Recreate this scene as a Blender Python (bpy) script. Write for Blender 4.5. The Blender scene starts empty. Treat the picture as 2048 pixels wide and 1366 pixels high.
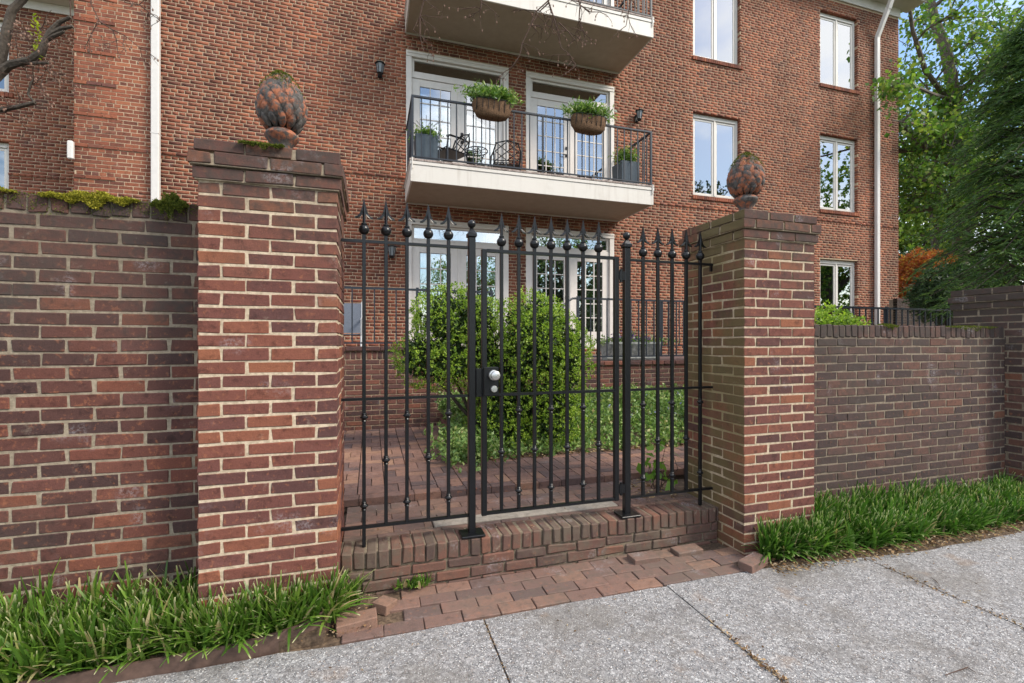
import bpy, math, random
import numpy as np
from mathutils import Vector, Matrix
random.seed(7)
rng = np.random.default_rng(11)
R = math.radians
S = bpy.context.scene
COL = S.collection

# ------------------------------------------------------------------ camera
EYE = 1.47            # eye height above the sidewalk
YAW = R(17.0)         # camera is turned to the right of the wall's normal
FPX = 921.0
cam = bpy.data.cameras.new('camera')
cam.sensor_width = 36.0
cam.lens = FPX / 2048.0 * 36.0
cam.clip_start = 0.05
cam.clip_end = 3000
camo = bpy.data.objects.new('camera', cam)
COL.objects.link(camo)
camo.location = (0, 0, EYE)
camo.rotation_euler = (R(90), 0, -YAW)
S.camera = camo

# ------------------------------------------------------------------ sky, sun, exposure
SUNV = Vector((0.72, -0.56, 0.84)).normalized()
W = bpy.data.worlds.new('World')
S.world = W
W.use_nodes = True
wn, wl = W.node_tree.nodes, W.node_tree.links
wn.clear()
wo = wn.new('ShaderNodeOutputWorld')
bg = wn.new('ShaderNodeBackground')
bg.inputs[1].default_value = 0.098
sky = wn.new('ShaderNodeTexSky')
sky.sky_type = 'NISHITA'
sky.sun_disc = False
sky.sun_elevation = math.asin(SUNV.z)
sky.sun_rotation = math.atan2(SUNV.x, SUNV.y)
sky.air_density = 1.2
sky.dust_density = 0.6
sky.ozone_density = 2.5
tc = wn.new('ShaderNodeTexCoord')
mp = wn.new('ShaderNodeMapping')
mp.inputs['Scale'].default_value = (1.0, 1.0, 2.2)
mp.inputs['Location'].default_value = (-2.3, 1.1, 4.0)
n1 = wn.new('ShaderNodeTexNoise')
n1.inputs['Scale'].default_value = 2.3
n1.inputs['Detail'].default_value = 9
n1.inputs['Roughness'].default_value = 0.56
cr = wn.new('ShaderNodeValToRGB')
cr.color_ramp.elements[0].position = 0.435
cr.color_ramp.elements[1].position = 0.575
mixc = wn.new('ShaderNodeMixRGB')
mixc.inputs[2].default_value = (9.0, 9.2, 9.5, 1)
wl.new(tc.outputs['Generated'], mp.inputs[0])
wl.new(mp.outputs[0], n1.inputs['Vector'])
wl.new(n1.outputs[0], cr.inputs[0])
wl.new(cr.outputs[0], mixc.inputs[0])
wl.new(sky.outputs[0], mixc.inputs[1])
wl.new(mixc.outputs[0], bg.inputs[0])
wl.new(bg.outputs[0], wo.inputs[0])

sun = bpy.data.lights.new('sun', 'SUN')
sun.energy = 2.05
sun.angle = R(18)
sun.color = (1.0, 0.91, 0.78)
suno = bpy.data.objects.new('sun', sun)
COL.objects.link(suno)
suno.location = (6, -8, 12)
suno.rotation_euler = SUNV.to_track_quat('Z', 'Y').to_euler()

S.view_settings.view_transform = 'Standard'
S.view_settings.look = 'None'
S.view_settings.exposure = 1.33
S.view_settings.gamma = 1.0
S.cycles.use_denoising = True
S.cycles.max_bounces = 8
S.cycles.transparent_max_bounces = 16

# ------------------------------------------------------------------ helpers
CY, SY = math.cos(YAW), math.sin(YAW)
def at(px, py, zc):
    """point seen at pixel (px, py) of the 2048-wide photograph, zc metres ahead"""
    xc = (px - 1024) / FPX * zc
    return Vector((xc * CY + zc * SY, -xc * SY + zc * CY, EYE + (683 - py) / FPX * zc))
def xat(px, y):
    r = (px - 1024) / FPX
    return y * (SY + CY * r) / (CY - SY * r)
def depth(x, y):
    return x * SY + y * CY
def zat(py, x, y):
    return EYE + (683 - py) / FPX * depth(x, y)
def proj(x, y, z):
    zc = depth(x, y)
    return 1024 + FPX * (x * CY - y * SY) / zc, 683 - FPX * (z - EYE) / zc
def lin(v):
    v /= 255.0
    return v / 12.92 if v <= 0.04045 else ((v + 0.055) / 1.055) ** 2.4
def C(r, g, b):
    return (lin(r), lin(g), lin(b), 1.0)

WLOC = {}
def empty(name, loc, label, cat, group=None):
    o = bpy.data.objects.new(name, None)
    o.empty_display_size = 0.1
    COL.objects.link(o)
    o.location = loc
    WLOC[o.name] = Vector(loc)
    tag(o, label, cat, group)
    return o
def tag(o, label=None, cat=None, group=None, kind=None):
    if label: o['label'] = label
    if cat: o['category'] = cat
    if group: o['group'] = group
    if kind: o['kind'] = kind
    return o
def link(name, mesh, loc, parent=None, rot=None):
    o = bpy.data.objects.new(name, mesh)
    COL.objects.link(o)
    loc = Vector(loc)
    WLOC[o.name] = loc
    if parent is not None:
        o.parent = parent
        o.location = loc - WLOC[parent.name]
    else:
        o.location = loc
    if rot: o.rotation_euler = rot
    return o

class MB:
    """collects shapes for ONE mesh"""
    def __init__(self):
        self.v = []; self.f = []; self.m = None
    def add(self, vs, fs):
        b = len(self.v)
        if self.m is not None:
            vs = [self.m @ Vector(p) for p in vs]
        self.v += [tuple(p) for p in vs]
        self.f += [tuple(i + b for i in f) for f in fs]
        return self
    def box(self, x0, x1, y0, y1, z0, z1):
        return self.add([(x0,y0,z0),(x1,y0,z0),(x1,y1,z0),(x0,y1,z0),(x0,y0,z1),(x1,y0,z1),(x1,y1,z1),(x0,y1,z1)],
                 [(0,3,2,1),(4,5,6,7),(0,1,5,4),(1,2,6,5),(2,3,7,6),(3,0,4,7)])
    def cbox(self, x0, x1, y0, y1, z0, z1, c=0.004):
        v, f = chamfer(x1-x0, y1-y0, z1-z0, c, 0)
        o = ((x0+x1)/2, (y0+y1)/2, (z0+z1)/2)
        return self.add([(p[0]+o[0], p[1]+o[1], p[2]+o[2]) for p in v], f)
    def bar(self, a, b, w, h=None, up=(0,0,1)):
        a, b = Vector(a), Vector(b); h = h or w
        d = (b - a).normalized(); u = Vector(up)
        if abs(d.dot(u)) > 0.99: u = Vector((0,1,0))
        s = d.cross(u).normalized(); t = s.cross(d).normalized()
        s *= w/2; t *= h/2
        return self.add([a-s-t,a+s-t,a+s+t,a-s+t,b-s-t,b+s-t,b+s+t,b-s+t],
                 [(0,3,2,1),(4,5,6,7),(0,1,5,4),(1,2,6,5),(2,3,7,6),(3,0,4,7)])
    def tube(self, pts, rad, n=6, cap=True):
        pts = [Vector(p) for p in pts]
        if not hasattr(rad, '__len__'): rad = [rad]*len(pts)
        vs = []; fs = []
        u = None
        for i, p in enumerate(pts):
            d = (pts[min(i+1,len(pts)-1)] - pts[max(i-1,0)])
            d = d.normalized() if d.length > 1e-9 else Vector((0,0,1))
            if u is None:
                u = d.orthogonal().normalized()
            else:
                u = (u - d*u.dot(d))
                u = u.normalized() if u.length > 1e-6 else d.orthogonal().normalized()
            w = d.cross(u)
            for k in range(n):
                a = 2*math.pi*k/n
                vs.append(p + (u*math.cos(a) + w*math.sin(a))*rad[i])
        for i in range(len(pts)-1):
            for k in range(n):
                k2 = (k+1) % n
                fs.append((i*n+k, i*n+k2, (i+1)*n+k2, (i+1)*n+k))
        if cap:
            fs.append(tuple(range(n-1,-1,-1)))
            fs.append(tuple(range((len(pts)-1)*n, len(pts)*n)))
        return self.add(vs, fs)
    def lathe(self, prof, c=(0,0,0), n=16, axis='z'):
        vs = []; fs = []
        for r, h in prof:
            for k in range(n):
                a = 2*math.pi*k/n
                x, y = r*math.cos(a), r*math.sin(a)
                p = (x, y, h) if axis == 'z' else (x, -h, y)
                vs.append((p[0]+c[0], p[1]+c[1], p[2]+c[2]))
        for i in range(len(prof)-1):
            for k in range(n):
                k2 = (k+1) % n
                fs.append((i*n+k, i*n+k2, (i+1)*n+k2, (i+1)*n+k))
        fs.append(tuple(range(n-1,-1,-1)))
        fs.append(tuple(range((len(prof)-1)*n, len(prof)*n)))
        return self.add(vs, fs)
    def build(self, name, mat, parent=None, smooth=False, kind=None):
        v = np.array(self.v)
        c = (v.min(0) + v.max(0)) / 2
        c[2] = v[:,2].min()
        me = bpy.data.meshes.new(name)
        me.from_pydata((v - c).tolist(), [], self.f)
        me.materials.append(mat)
        if smooth:
            me.polygons.foreach_set('use_smooth', [True]*len(me.polygons))
            try: me.set_sharp_from_angle(angle=R(40))
            except Exception: pass
        o = link(name, me, c, parent)
        if kind: o['kind'] = kind
        return o

def chamfer(dx, dy, dz, c, j, r=random):
    """box with every edge cut and slightly uneven corners: 24 vertices, 44 triangles"""
    hx, hy, hz = dx/2, dy/2, dz/2
    c = min(c, hx*0.45, hy*0.45, hz*0.45)
    vs = []; idx = {}
    for sx in (-1,1):
        for sy in (-1,1):
            for sz in (-1,1):
                jx, jy, jz = (r.uniform(-j,j) for _ in range(3))
                cc = c * (r.uniform(0.5,1.9) if j else 1)
                base = (sx*hx+jx, sy*hy+jy*0.5, sz*hz+jz)
                for a in range(3):
                    p = list(base)
                    for b in range(3):
                        if b != a: p[b] -= (sx,sy,sz)[b]*cc
                    idx[(sx,sy,sz,a)] = len(vs); vs.append(tuple(p))
    fs = []
    def order(q, n):
        n = Vector(n); ctr = sum((Vector(vs[i]) for i in q), Vector())/len(q)
        u = n.orthogonal().normalized(); w = n.cross(u)
        return tuple(sorted(q, key=lambda i: math.atan2((Vector(vs[i])-ctr).dot(w), (Vector(vs[i])-ctr).dot(u))))
    for a in range(3):
        for s in (-1,1):
            q = [i for k,i in idx.items() if k[3]==a and k[a]==s]
            n = [0,0,0]; n[a]=s
            fs.append(order(q, n))
    for a in range(3):
        b, d = [k for k in range(3) if k != a]
        for sb in (-1,1):
            for sd in (-1,1):
                q = [i for k,i in idx.items() if k[b]==sb and k[d]==sd and k[3] in (b,d)]
                n = [0,0,0]; n[b]=sb; n[d]=sd
                fs.append(order(q, n))
    for sx in (-1,1):
        for sy in (-1,1):
            for sz in (-1,1):
                fs.append(order([idx[(sx,sy,sz,a)] for a in range(3)], (sx,sy,sz)))
    return vs, fs

_bc = {}
def brick_mesh(dx, dy, dz, mat, j=0.0022, c=0.005, nvar=7):
    key = (round(dx,3), round(dy,3), round(dz,3), mat.name)
    L = _bc.setdefault(key, [])
    if len(L) < nvar:
        v, f = chamfer(dx, dy, dz, c, j)
        me = bpy.data.meshes.new('brick')
        me.from_pydata(v, [], f)
        me.materials.append(mat)
        L.append(me)
        return me
    return random.choice(L)
def brick(parent, x0, x1, y0, y1, z0, z1, mat, name='brick', j=0.0022, tilt=0.004, out=0.0015, c=0.005):
    dx, dy, dz = (round((x1-x0)/0.005)*0.005 if (x1-x0) > 0.02 else x1-x0), y1-y0, z1-z0
    me = brick_mesh(dx, dy, dz, mat, j, c)
    o = link(name, me, ((x0+x1)/2, (y0+y1)/2 + random.uniform(-out,out), (z0+z1)/2), parent,
             (random.uniform(-tilt,tilt)*0.7, random.uniform(-tilt,tilt), random.uniform(-tilt,tilt)*0.7))
    return o

def quads(name, V, mat, parent=None, attr=None, kind=None, smooth=False):
    """fast mesh from an (n,4,3) array of separate quads"""
    V = np.asarray(V, dtype=np.float32)
    n = len(V)
    P = V.reshape(-1,3)
    c = (P.min(0)+P.max(0))/2; c[2] = P[:,2].min()
    me = bpy.data.meshes.new(name)
    me.vertices.add(4*n); me.loops.add(4*n); me.polygons.add(n)
    me.vertices.foreach_set('co', (P-c).ravel())
    me.loops.foreach_set('vertex_index', np.arange(4*n, dtype=np.int32))
    me.polygons.foreach_set('loop_start', np.arange(0,4*n,4, dtype=np.int32))
    me.polygons.foreach_set('loop_total', np.full(n,4,dtype=np.int32))
    if attr is not None:
        a = me.attributes.new('t', 'FLOAT', 'POINT')
        a.data.foreach_set('value', np.asarray(attr, dtype=np.float32).ravel())
    me.update(calc_edges=True)
    me.materials.append(mat)
    o = link(name, me, c, parent)
    if kind: o['kind'] = kind
    return o
def unit(a):
    return a / np.maximum(np.linalg.norm(a, axis=-1, keepdims=True), 1e-9)
def leaves(P, A, L, Wd, rs=rng, droop=0.0):
    """diamond leaves from points P along directions A with lengths L, widths Wd"""
    n = len(P)
    A = unit(A)
    s = unit(np.cross(A, rs.normal(size=(n,3))))
    nrm = np.cross(A, s)
    L = np.broadcast_to(np.asarray(L), (n,))[:,None]; Wd = np.broadcast_to(np.asarray(Wd), (n,))[:,None]
    mid = P + A*L*0.45 + nrm*L*0.08
    tip = P + A*L - nrm*L*0.05
    tip[:,2] -= droop*L[:,0]
    return np.stack([P, mid + s*Wd/2, tip, mid - s*Wd/2], 1)
def rdir(n, rs=rng):
    return unit(rs.normal(size=(n,3)))

# ------------------------------------------------------------------ materials
class NT:
    def __init__(self, name):
        self.mat = bpy.data.materials.new(name)
        self.mat.use_nodes = True
        self.n = self.mat.node_tree.nodes; self.l = self.mat.node_tree.links
        self.n.clear()
        self.out = self.n.new('ShaderNodeOutputMaterial')
        self._pos = None
    def node(self, t, **kw):
        n = self.n.new(t)
        for k, v in kw.items(): setattr(n, k, v)
        return n
    def ln(self, a, b): self.l.new(a, b)
    def pos(self):
        if self._pos is None: self._pos = self.n.new('ShaderNodeNewGeometry')
        return self._pos
    def noise(self, scale, detail=4, rough=0.55, vec=None, dist=0.0):
        n = self.n.new('ShaderNodeTexNoise')
        n.inputs['Scale'].default_value = scale; n.inputs['Detail'].default_value = detail
        n.inputs['Roughness'].default_value = rough; n.inputs['Distortion'].default_value = dist
        self.ln(vec if vec is not None else self.pos().outputs['Position'], n.inputs['Vector'])
        return n.outputs[0]
    def math(self, op, a, b=None, clamp=False):
        n = self.n.new('ShaderNodeMath'); n.operation = op; n.use_clamp = clamp
        for i, v in enumerate((a, b)):
            if v is None: continue
            if isinstance(v, (int,float)): n.inputs[i].default_value = v
            else: self.ln(v, n.inputs[i])
        return n.outputs[0]
    def ramp(self, fac, stops, interp='LINEAR'):
        n = self.n.new('ShaderNodeValToRGB'); e = n.color_ramp.elements
        n.color_ramp.interpolation = interp
        while len(e) < len(stops): e.new(0.5)
        for k, (p, c) in enumerate(stops):
            e[k].position = p; e[k].color = c if hasattr(c, '__len__') else (c,c,c,1)
        self.ln(fac, n.inputs[0])
        return n.outputs[0]
    def mix(self, fac, a, b, mode='MIX'):
        n = self.n.new('ShaderNodeMixRGB'); n.blend_type = mode
        for i, v in enumerate((fac, a, b)):
            if isinstance(v, (int,float)): n.inputs[i].default_value = v
            elif hasattr(v, '__len__'): n.inputs[i].default_value = v
            else: self.ln(v, n.inputs[i])
        return n.outputs[0]
    def maprange(self, v, a, b, c=0.0, d=1.0, smooth=True):
        n = self.n.new('ShaderNodeMapRange')
        n.interpolation_type = 'SMOOTHSTEP' if smooth else 'LINEAR'
        self.ln(v, n.inputs[0])
        for i, x in enumerate((a,b,c,d)): n.inputs[i+1].default_value = x
        return n.outputs[0]
    def rand(self):
        oi = self.n.new('ShaderNodeObjectInfo')
        s = self.math('ADD', oi.outputs['Random'], self.pos().outputs['Random Per Island'])
        return self.math('FRACT', s)
    def bump(self, h, strength=0.3, dist=0.005):
        n = self.n.new('ShaderNodeBump')
        n.inputs['Strength'].default_value = strength; n.inputs['Distance'].default_value = dist
        self.ln(h, n.inputs['Height'])
        return n.outputs[0]
    def pbr(self, col, rough=0.8, bump=None, spec=0.3, metal=0.0):
        p = self.n.new('ShaderNodeBsdfPrincipled')
        for k, v in (('Base Color', col), ('Roughness', rough)):
            if isinstance(v, (int,float)) or hasattr(v, '__len__'): p.inputs[k].default_value = v
            else: self.ln(v, p.inputs[k])
        p.inputs['Specular IOR Level'].default_value = spec
        p.inputs['Metallic'].default_value = metal
        if bump is not None: self.ln(bump, p.inputs['Normal'])
        self.ln(p.outputs[0], self.out.inputs[0])
        return self.mat

def brick_mat(name, stops, grime=(0.060,0.048,0.042,1), top=None, dirt=0.35, efflo=0.25, algae=0.0, sat=1.0, fine=1.0, smear=0.0, dirt0=0.0, drift=0.0):
    t = NT(name)
    col = t.ramp(t.rand(), stops)
    n_med = t.noise(22, 5, 0.65)
    n_fine = t.noise(190, 3, 0.7)
    n_big = t.noise(1.7, 4, 0.6)
    col = t.mix(t.maprange(n_med, 0.5, 0.72, 0, 0.75), col, t.mix(1.0, col, (0.40,0.38,0.40,1), 'MULTIPLY'))
    col = t.mix(t.maprange(t.noise(37, 4, 0.6), 0.56, 0.72, 0, 0.45), col, (0.36,0.14,0.07,1))
    col = t.mix(0.55*fine, col, t.ramp(n_fine, [(0.25,0.45),(0.75,1.35)]), 'MULTIPLY')
    # dark grime in broad uneven patches
    g = t.maprange(t.math('ADD', n_big, t.math('MULTIPLY', n_med, 0.35)), 0.62, 0.86, 0, dirt)
    if dirt0: g = t.math('ADD', g, dirt0, True)
    if top:
        sep = t.node('ShaderNodeSeparateXYZ'); t.ln(t.pos().outputs['Position'], sep.inputs[0])
        zz = t.math('ADD', sep.outputs[2], t.math('MULTIPLY', t.math('SUBTRACT', n_big, 0.5), 1.3))
        g = t.math('ADD', g, t.maprange(zz, top[0], top[1], 0, top[2]), True)
    g = t.math('MULTIPLY', g, t.maprange(n_med, 0.3, 0.6, 0.6, 1.0))
    col = t.mix(g, col, grime)
    if drift:
        mpn = t.node('ShaderNodeMapping'); mpn.inputs['Scale'].default_value = (1.0,1.0,0.28); t.ln(t.pos().outputs['Position'], mpn.inputs[0])
        dn = t.noise(0.9, 5, 0.6, mpn.outputs[0])
        col = t.mix(drift, col, t.ramp(dn, [(0.3,(0.55,0.52,0.52,1)),(0.5,(1,1,1,1)),(0.7,(1.3,1.22,1.15,1))]), 'MULTIPLY')
    if efflo:
        e = t.math('MULTIPLY', t.maprange(t.noise(4.6, 3, 0.5), 0.60, 0.74, 0, efflo), t.maprange(t.noise(70, 4, 0.7), 0.42, 0.62))
        col = t.mix(e, col, (0.42,0.40,0.42,1))
    if algae:
        sn = t.node('ShaderNodeSeparateXYZ'); t.ln(t.pos().outputs['True Normal'], sn.inputs[0])
        a = t.math('MULTIPLY', t.maprange(t.math('MULTIPLY', sn.outputs[0], -1.0), 0.5, 0.9), t.maprange(n_big, 0.38, 0.58, 0.1*algae, algae))
        col = t.mix(a, col, (0.125,0.10,0.045,1))
    if smear:
        s = t.math('MULTIPLY', t.maprange(t.noise(9, 5, 0.75), 0.58, 0.70, 0, smear), t.maprange(t.noise(48, 4, 0.7), 0.45, 0.58))
        col = t.mix(s, col, (0.36,0.30,0.23,1))
    h = t.math('ADD', t.math('MULTIPLY', n_fine, 0.4), n_med)
    return t.pbr(col, 0.88, t.bump(h, 0.55*fine if fine == 1.0 else 0.2, 0.006), 0.2)

def mortar_mat(name, c=(0.46,0.385,0.29,1), top=None, algae=0.0, dark=0.3):
    t = NT(name)
    n1_ = t.noise(45, 5, 0.65)
    nb = t.noise(1.9, 4, 0.6)
    col = t.mix(t.maprange(n1_, 0.3, 0.7), c, (c[0]*0.62, c[1]*0.60, c[2]*0.58, 1))
    g = t.maprange(nb, 0.5, 0.75, 0, dark)
    if top:
        sep = t.node('ShaderNodeSeparateXYZ'); t.ln(t.pos().outputs['Position'], sep.inputs[0])
        zz = t.math('ADD', sep.outputs[2], t.math('MULTIPLY', t.math('SUBTRACT', nb, 0.5), 1.1))
        g = t.math('ADD', g, t.maprange(zz, top[0], top[1], 0, top[2]), True)
    col = t.mix(g, col, (0.075,0.06,0.045,1))
    if algae:
        sn = t.node('ShaderNodeSeparateXYZ'); t.ln(t.pos().outputs['True Normal'], sn.inputs[0])
        a = t.math('MULTIPLY', t.maprange(t.math('MULTIPLY', sn.outputs[0], -1.0), 0.5, 0.9), t.maprange(nb, 0.38, 0.58, 0.1*algae, algae))
        col = t.mix(a, col, (0.22,0.18,0.085,1))
    return t.pbr(col, 0.95, t.bump(t.noise(160, 4, 0.7), 0.6, 0.004), 0.15)

RED = [(0.0,(0.075,0.034,0.031,1)),(0.25,(0.108,0.042,0.035,1)),(0.55,(0.132,0.048,0.037,1)),(0.82,(0.16,0.056,0.039,1)),(0.95,(0.22,0.080,0.044,1)),(1.0,(0.12,0.049,0.044,1))]
PURP = [(0.0,(0.062,0.037,0.036,1)),(0.3,(0.098,0.050,0.046,1)),(0.6,(0.125,0.058,0.048,1)),(0.85,(0.15,0.064,0.05,1)),(1.0,(0.19,0.075,0.05,1))]
DULL = [(0.0,(0.055,0.038,0.038,1)),(0.35,(0.078,0.048,0.045,1)),(0.7,(0.105,0.058,0.050,1)),(0.93,(0.13,0.064,0.05,1)),(1.0,(0.19,0.08,0.05,1))]
HOUSE = [(0.0,(0.12,0.048,0.036,1)),(0.18,(0.178,0.064,0.042,1)),(0.5,(0.222,0.077,0.047,1)),(0.8,(0.255,0.089,0.052,1)),(0.93,(0.30,0.114,0.062,1)),(1.0,(0.13,0.058,0.048,1))]
PAVE = [(0.0,(0.105,0.074,0.071,1)),(0.3,(0.16,0.098,0.085,1)),(0.6,(0.20,0.116,0.094,1)),(0.85,(0.235,0.135,0.10,1)),(1.0,(0.27,0.16,0.11,1))]

PINK = [(0.0,(0.090,0.043,0.040,1)),(0.25,(0.128,0.052,0.044,1)),(0.55,(0.158,0.060,0.046,1)),(0.82,(0.19,0.070,0.048,1)),(0.95,(0.25,0.096,0.052,1)),(1.0,(0.14,0.060,0.056,1))]
WALL = [(0.0,(0.058,0.033,0.031,1)),(0.25,(0.086,0.040,0.034,1)),(0.55,(0.110,0.045,0.036,1)),(0.82,(0.14,0.052,0.038,1)),(0.95,(0.19,0.070,0.042,1)),(1.0,(0.10,0.046,0.043,1))]
M = {}
M['brick_lw'] = brick_mat('brick_left_wall', WALL, top=(1.0,1.9,0.66), dirt=0.3, efflo=0.3, smear=0.22)
M['mort_lw'] = mortar_mat('mortar_left_wall', (0.335,0.28,0.21,1), top=(1.2,2.4,0.40), dark=0.4)
M['brick_lp'] = brick_mat('brick_left_pillar', PINK, top=(1.7,2.45,0.72), dirt=0.15, efflo=0.3, smear=0.25)
M['mort_lp'] = mortar_mat('mortar_left_pillar', (0.58,0.475,0.35,1), top=(2.05,2.55,0.6), dark=0.12)
M['brick_rp'] = brick_mat('brick_right_pillar', PINK, top=(1.8,2.45,0.68), dirt=0.18, efflo=0.45, algae=0.8, smear=0.2)
M['mort_rp'] = mortar_mat('mortar_right_pillar', (0.54,0.44,0.32,1), top=(2.0,2.5,0.5), algae=0.8, dark=0.15)
M['brick_rw'] = brick_mat('brick_right_wall', DULL, dirt=0.5, efflo=0.4, top=(1.0,2.0,0.55), dirt0=0.22)
M['mort_rw'] = mortar_mat('mortar_right_wall', (0.26,0.215,0.165,1), dark=0.6)
M['brick_step'] = brick_mat('brick_threshold', PURP, grime=(0.115,0.088,0.068,1), dirt=0.6, efflo=0.4, dirt0=0.42, smear=0.5)
M['mort_step'] = mortar_mat('mortar_threshold', (0.22,0.18,0.13,1), dark=0.5)
M['brick_ter'] = brick_mat('brick_terrace', PURP, dirt=0.3, efflo=0.25)
M['mort_ter'] = mortar_mat('mortar_terrace', (0.36,0.28,0.20,1), dark=0.3)
M['brick_house'] = brick_mat('brick_house', HOUSE, dirt=0.15, efflo=0.16, fine=0.6, drift=0.95)
M['mort_house'] = mortar_mat('mortar_house', (0.50,0.38,0.265,1), dark=0.05)
M['paver'] = brick_mat('brick_paver', PAVE, grime=(0.125,0.095,0.078,1), dirt=0.6, efflo=0.35, dirt0=0.25, smear=0.3)
M['paver2'] = brick_mat('brick_court', PAVE, grime=(0.085,0.06,0.055,1), dirt=0.4, efflo=0.15)

def plain(name, c, rough=0.6, nscale=30, amt=0.15, bump=0.1, spec=0.3, metal=0.0, dirt=None):
    t = NT(name)
    nz = t.noise(nscale, 5, 0.6)
    col = t.mix(1.0, c, t.ramp(nz, [(0.3,1-amt),(0.7,1+amt)]), 'MULTIPLY')
    if dirt:
        col = t.mix(t.maprange(t.noise(dirt[0], 5, 0.65), dirt[1], dirt[1]+0.15, 0, dirt[2]), col, dirt[3])
    return t.pbr(col, rough, t.bump(nz, bump, 0.003) if bump else None, spec, metal)
M['iron'] = plain('black_iron', (0.0045,0.005,0.0065,1), 0.30, 90, 0.3, 0.15, 0.4, dirt=(35,0.64,0.18,(0.03,0.029,0.027,1)))
M['iron_blue'] = plain('dark_railing_paint', (0.022,0.028,0.038,1), 0.45, 80, 0.2, 0.1)
M['steel'] = plain('brushed_steel', (0.55,0.55,0.54,1), 0.33, 200, 0.08, 0.05, 0.5, 0.9)
M['white'] = plain('white_trim', (0.60,0.565,0.52,1), 0.45, 12, 0.05, 0.05, dirt=(3,0.6,0.25,(0.45,0.40,0.33,1)))
M['pipe'] = plain('downspout_white', (0.60,0.575,0.55,1), 0.4, 12, 0.05, 0.03, dirt=(3,0.6,0.2,(0.42,0.38,0.33,1)))
M['door'] = plain('door_paint', (0.62,0.575,0.535,1), 0.4, 9, 0.04, 0.03)
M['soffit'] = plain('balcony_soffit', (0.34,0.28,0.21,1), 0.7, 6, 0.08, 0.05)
M['ledge'] = plain('balcony_ledge_stone', (0.30,0.245,0.22,1), 0.8, 22, 0.5, 0.3, dirt=(14,0.5,0.7,(0.11,0.07,0.06,1)))
M['slate'] = plain('planter_blue_grey', (0.055,0.075,0.095,1), 0.5, 15, 0.12, 0.05)
M['coir'] = plain('coir_liner', (0.13,0.075,0.042,1), 0.95, 60, 0.6, 0.8)
M['stone'] = plain('stone_trough', (0.26,0.265,0.25,1), 0.85, 25, 0.4, 0.4, dirt=(9,0.5,0.5,(0.09,0.10,0.08,1)))
M['slab'] = plain('limestone_slab', (0.29,0.255,0.215,1), 0.85, 30, 0.25, 0.3, dirt=(6,0.55,0.5,(0.2,0.17,0.14,1)))
M['soil'] = plain('bare_soil', (0.085,0.058,0.04,1), 0.95, 60, 0.5, 0.9, dirt=(20,0.5,0.6,(0.20,0.14,0.09,1)))
M['sand'] = plain('joint_sand', (0.10,0.078,0.062,1), 0.95, 120, 0.5, 0.5)
M['asphalt'] = plain('asphalt', (0.05,0.05,0.052,1), 0.9, 150, 0.4, 0.5)
M['lawn'] = plain('lawn', (0.05,0.085,0.025,1), 0.95, 30, 0.5, 0.8)
M['edging'] = plain('edging_brown', (0.105,0.066,0.052,1), 0.7, 25, 0.3, 0.2)
M['bark'] = plain('bark_grey', (0.13,0.108,0.088,1), 0.95, 35, 0.5, 1.0, dirt=(6,0.5,0.4,(0.05,0.045,0.035,1)))
M['bark2'] = plain('bark_dark', (0.055,0.043,0.034,1), 0.95, 25, 0.5, 1.0)
M['bark3'] = plain('bark_brown', (0.072,0.058,0.046,1), 0.95, 40, 0.5, 1.0, dirt=(7,0.5,0.4,(0.035,0.03,0.024,1)))
M['twig'] = plain('twig_brown', (0.075,0.045,0.034,1), 0.9, 60, 0.3, 0.2)
M['bud'] = plain('bud_pale', (0.19,0.115,0.085,1), 0.8, 60, 0.3, 0.2)
M['room'] = plain('room_paint', (0.45,0.42,0.38,1), 0.9, 3, 0.1, 0)
M['curtain'] = plain('curtain_white', (0.72,0.73,0.72,1), 0.9, 5, 0.06, 0)
M['blind'] = plain('blind_pale', (0.80,0.86,0.84,1), 0.8, 5, 0.05, 0)
M['reflection'] = plain('olive_reflection', (0.20,0.18,0.10,1), 0.9, 5, 0.1, 0)  # olive colour that stands in for trees mirrored in the panes
M['mesh'] = plain('sling_mesh', (0.10,0.115,0.145,1), 0.7, 80, 0.2, 0)
M['alu'] = plain('chair_tube', (0.42,0.42,0.43,1), 0.4, 40, 0.1, 0)
M['castiron'] = plain('cast_furniture', (0.014,0.014,0.016,1), 0.45, 60, 0.2, 0)
M['roof'] = plain('roof_shingle', (0.08,0.075,0.07,1), 0.9, 20, 0.3, 0.3)
M['lampglass'] = plain('lantern_glass', (0.22,0.23,0.24,1), 0.2, 20, 0.05, 0)

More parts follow.
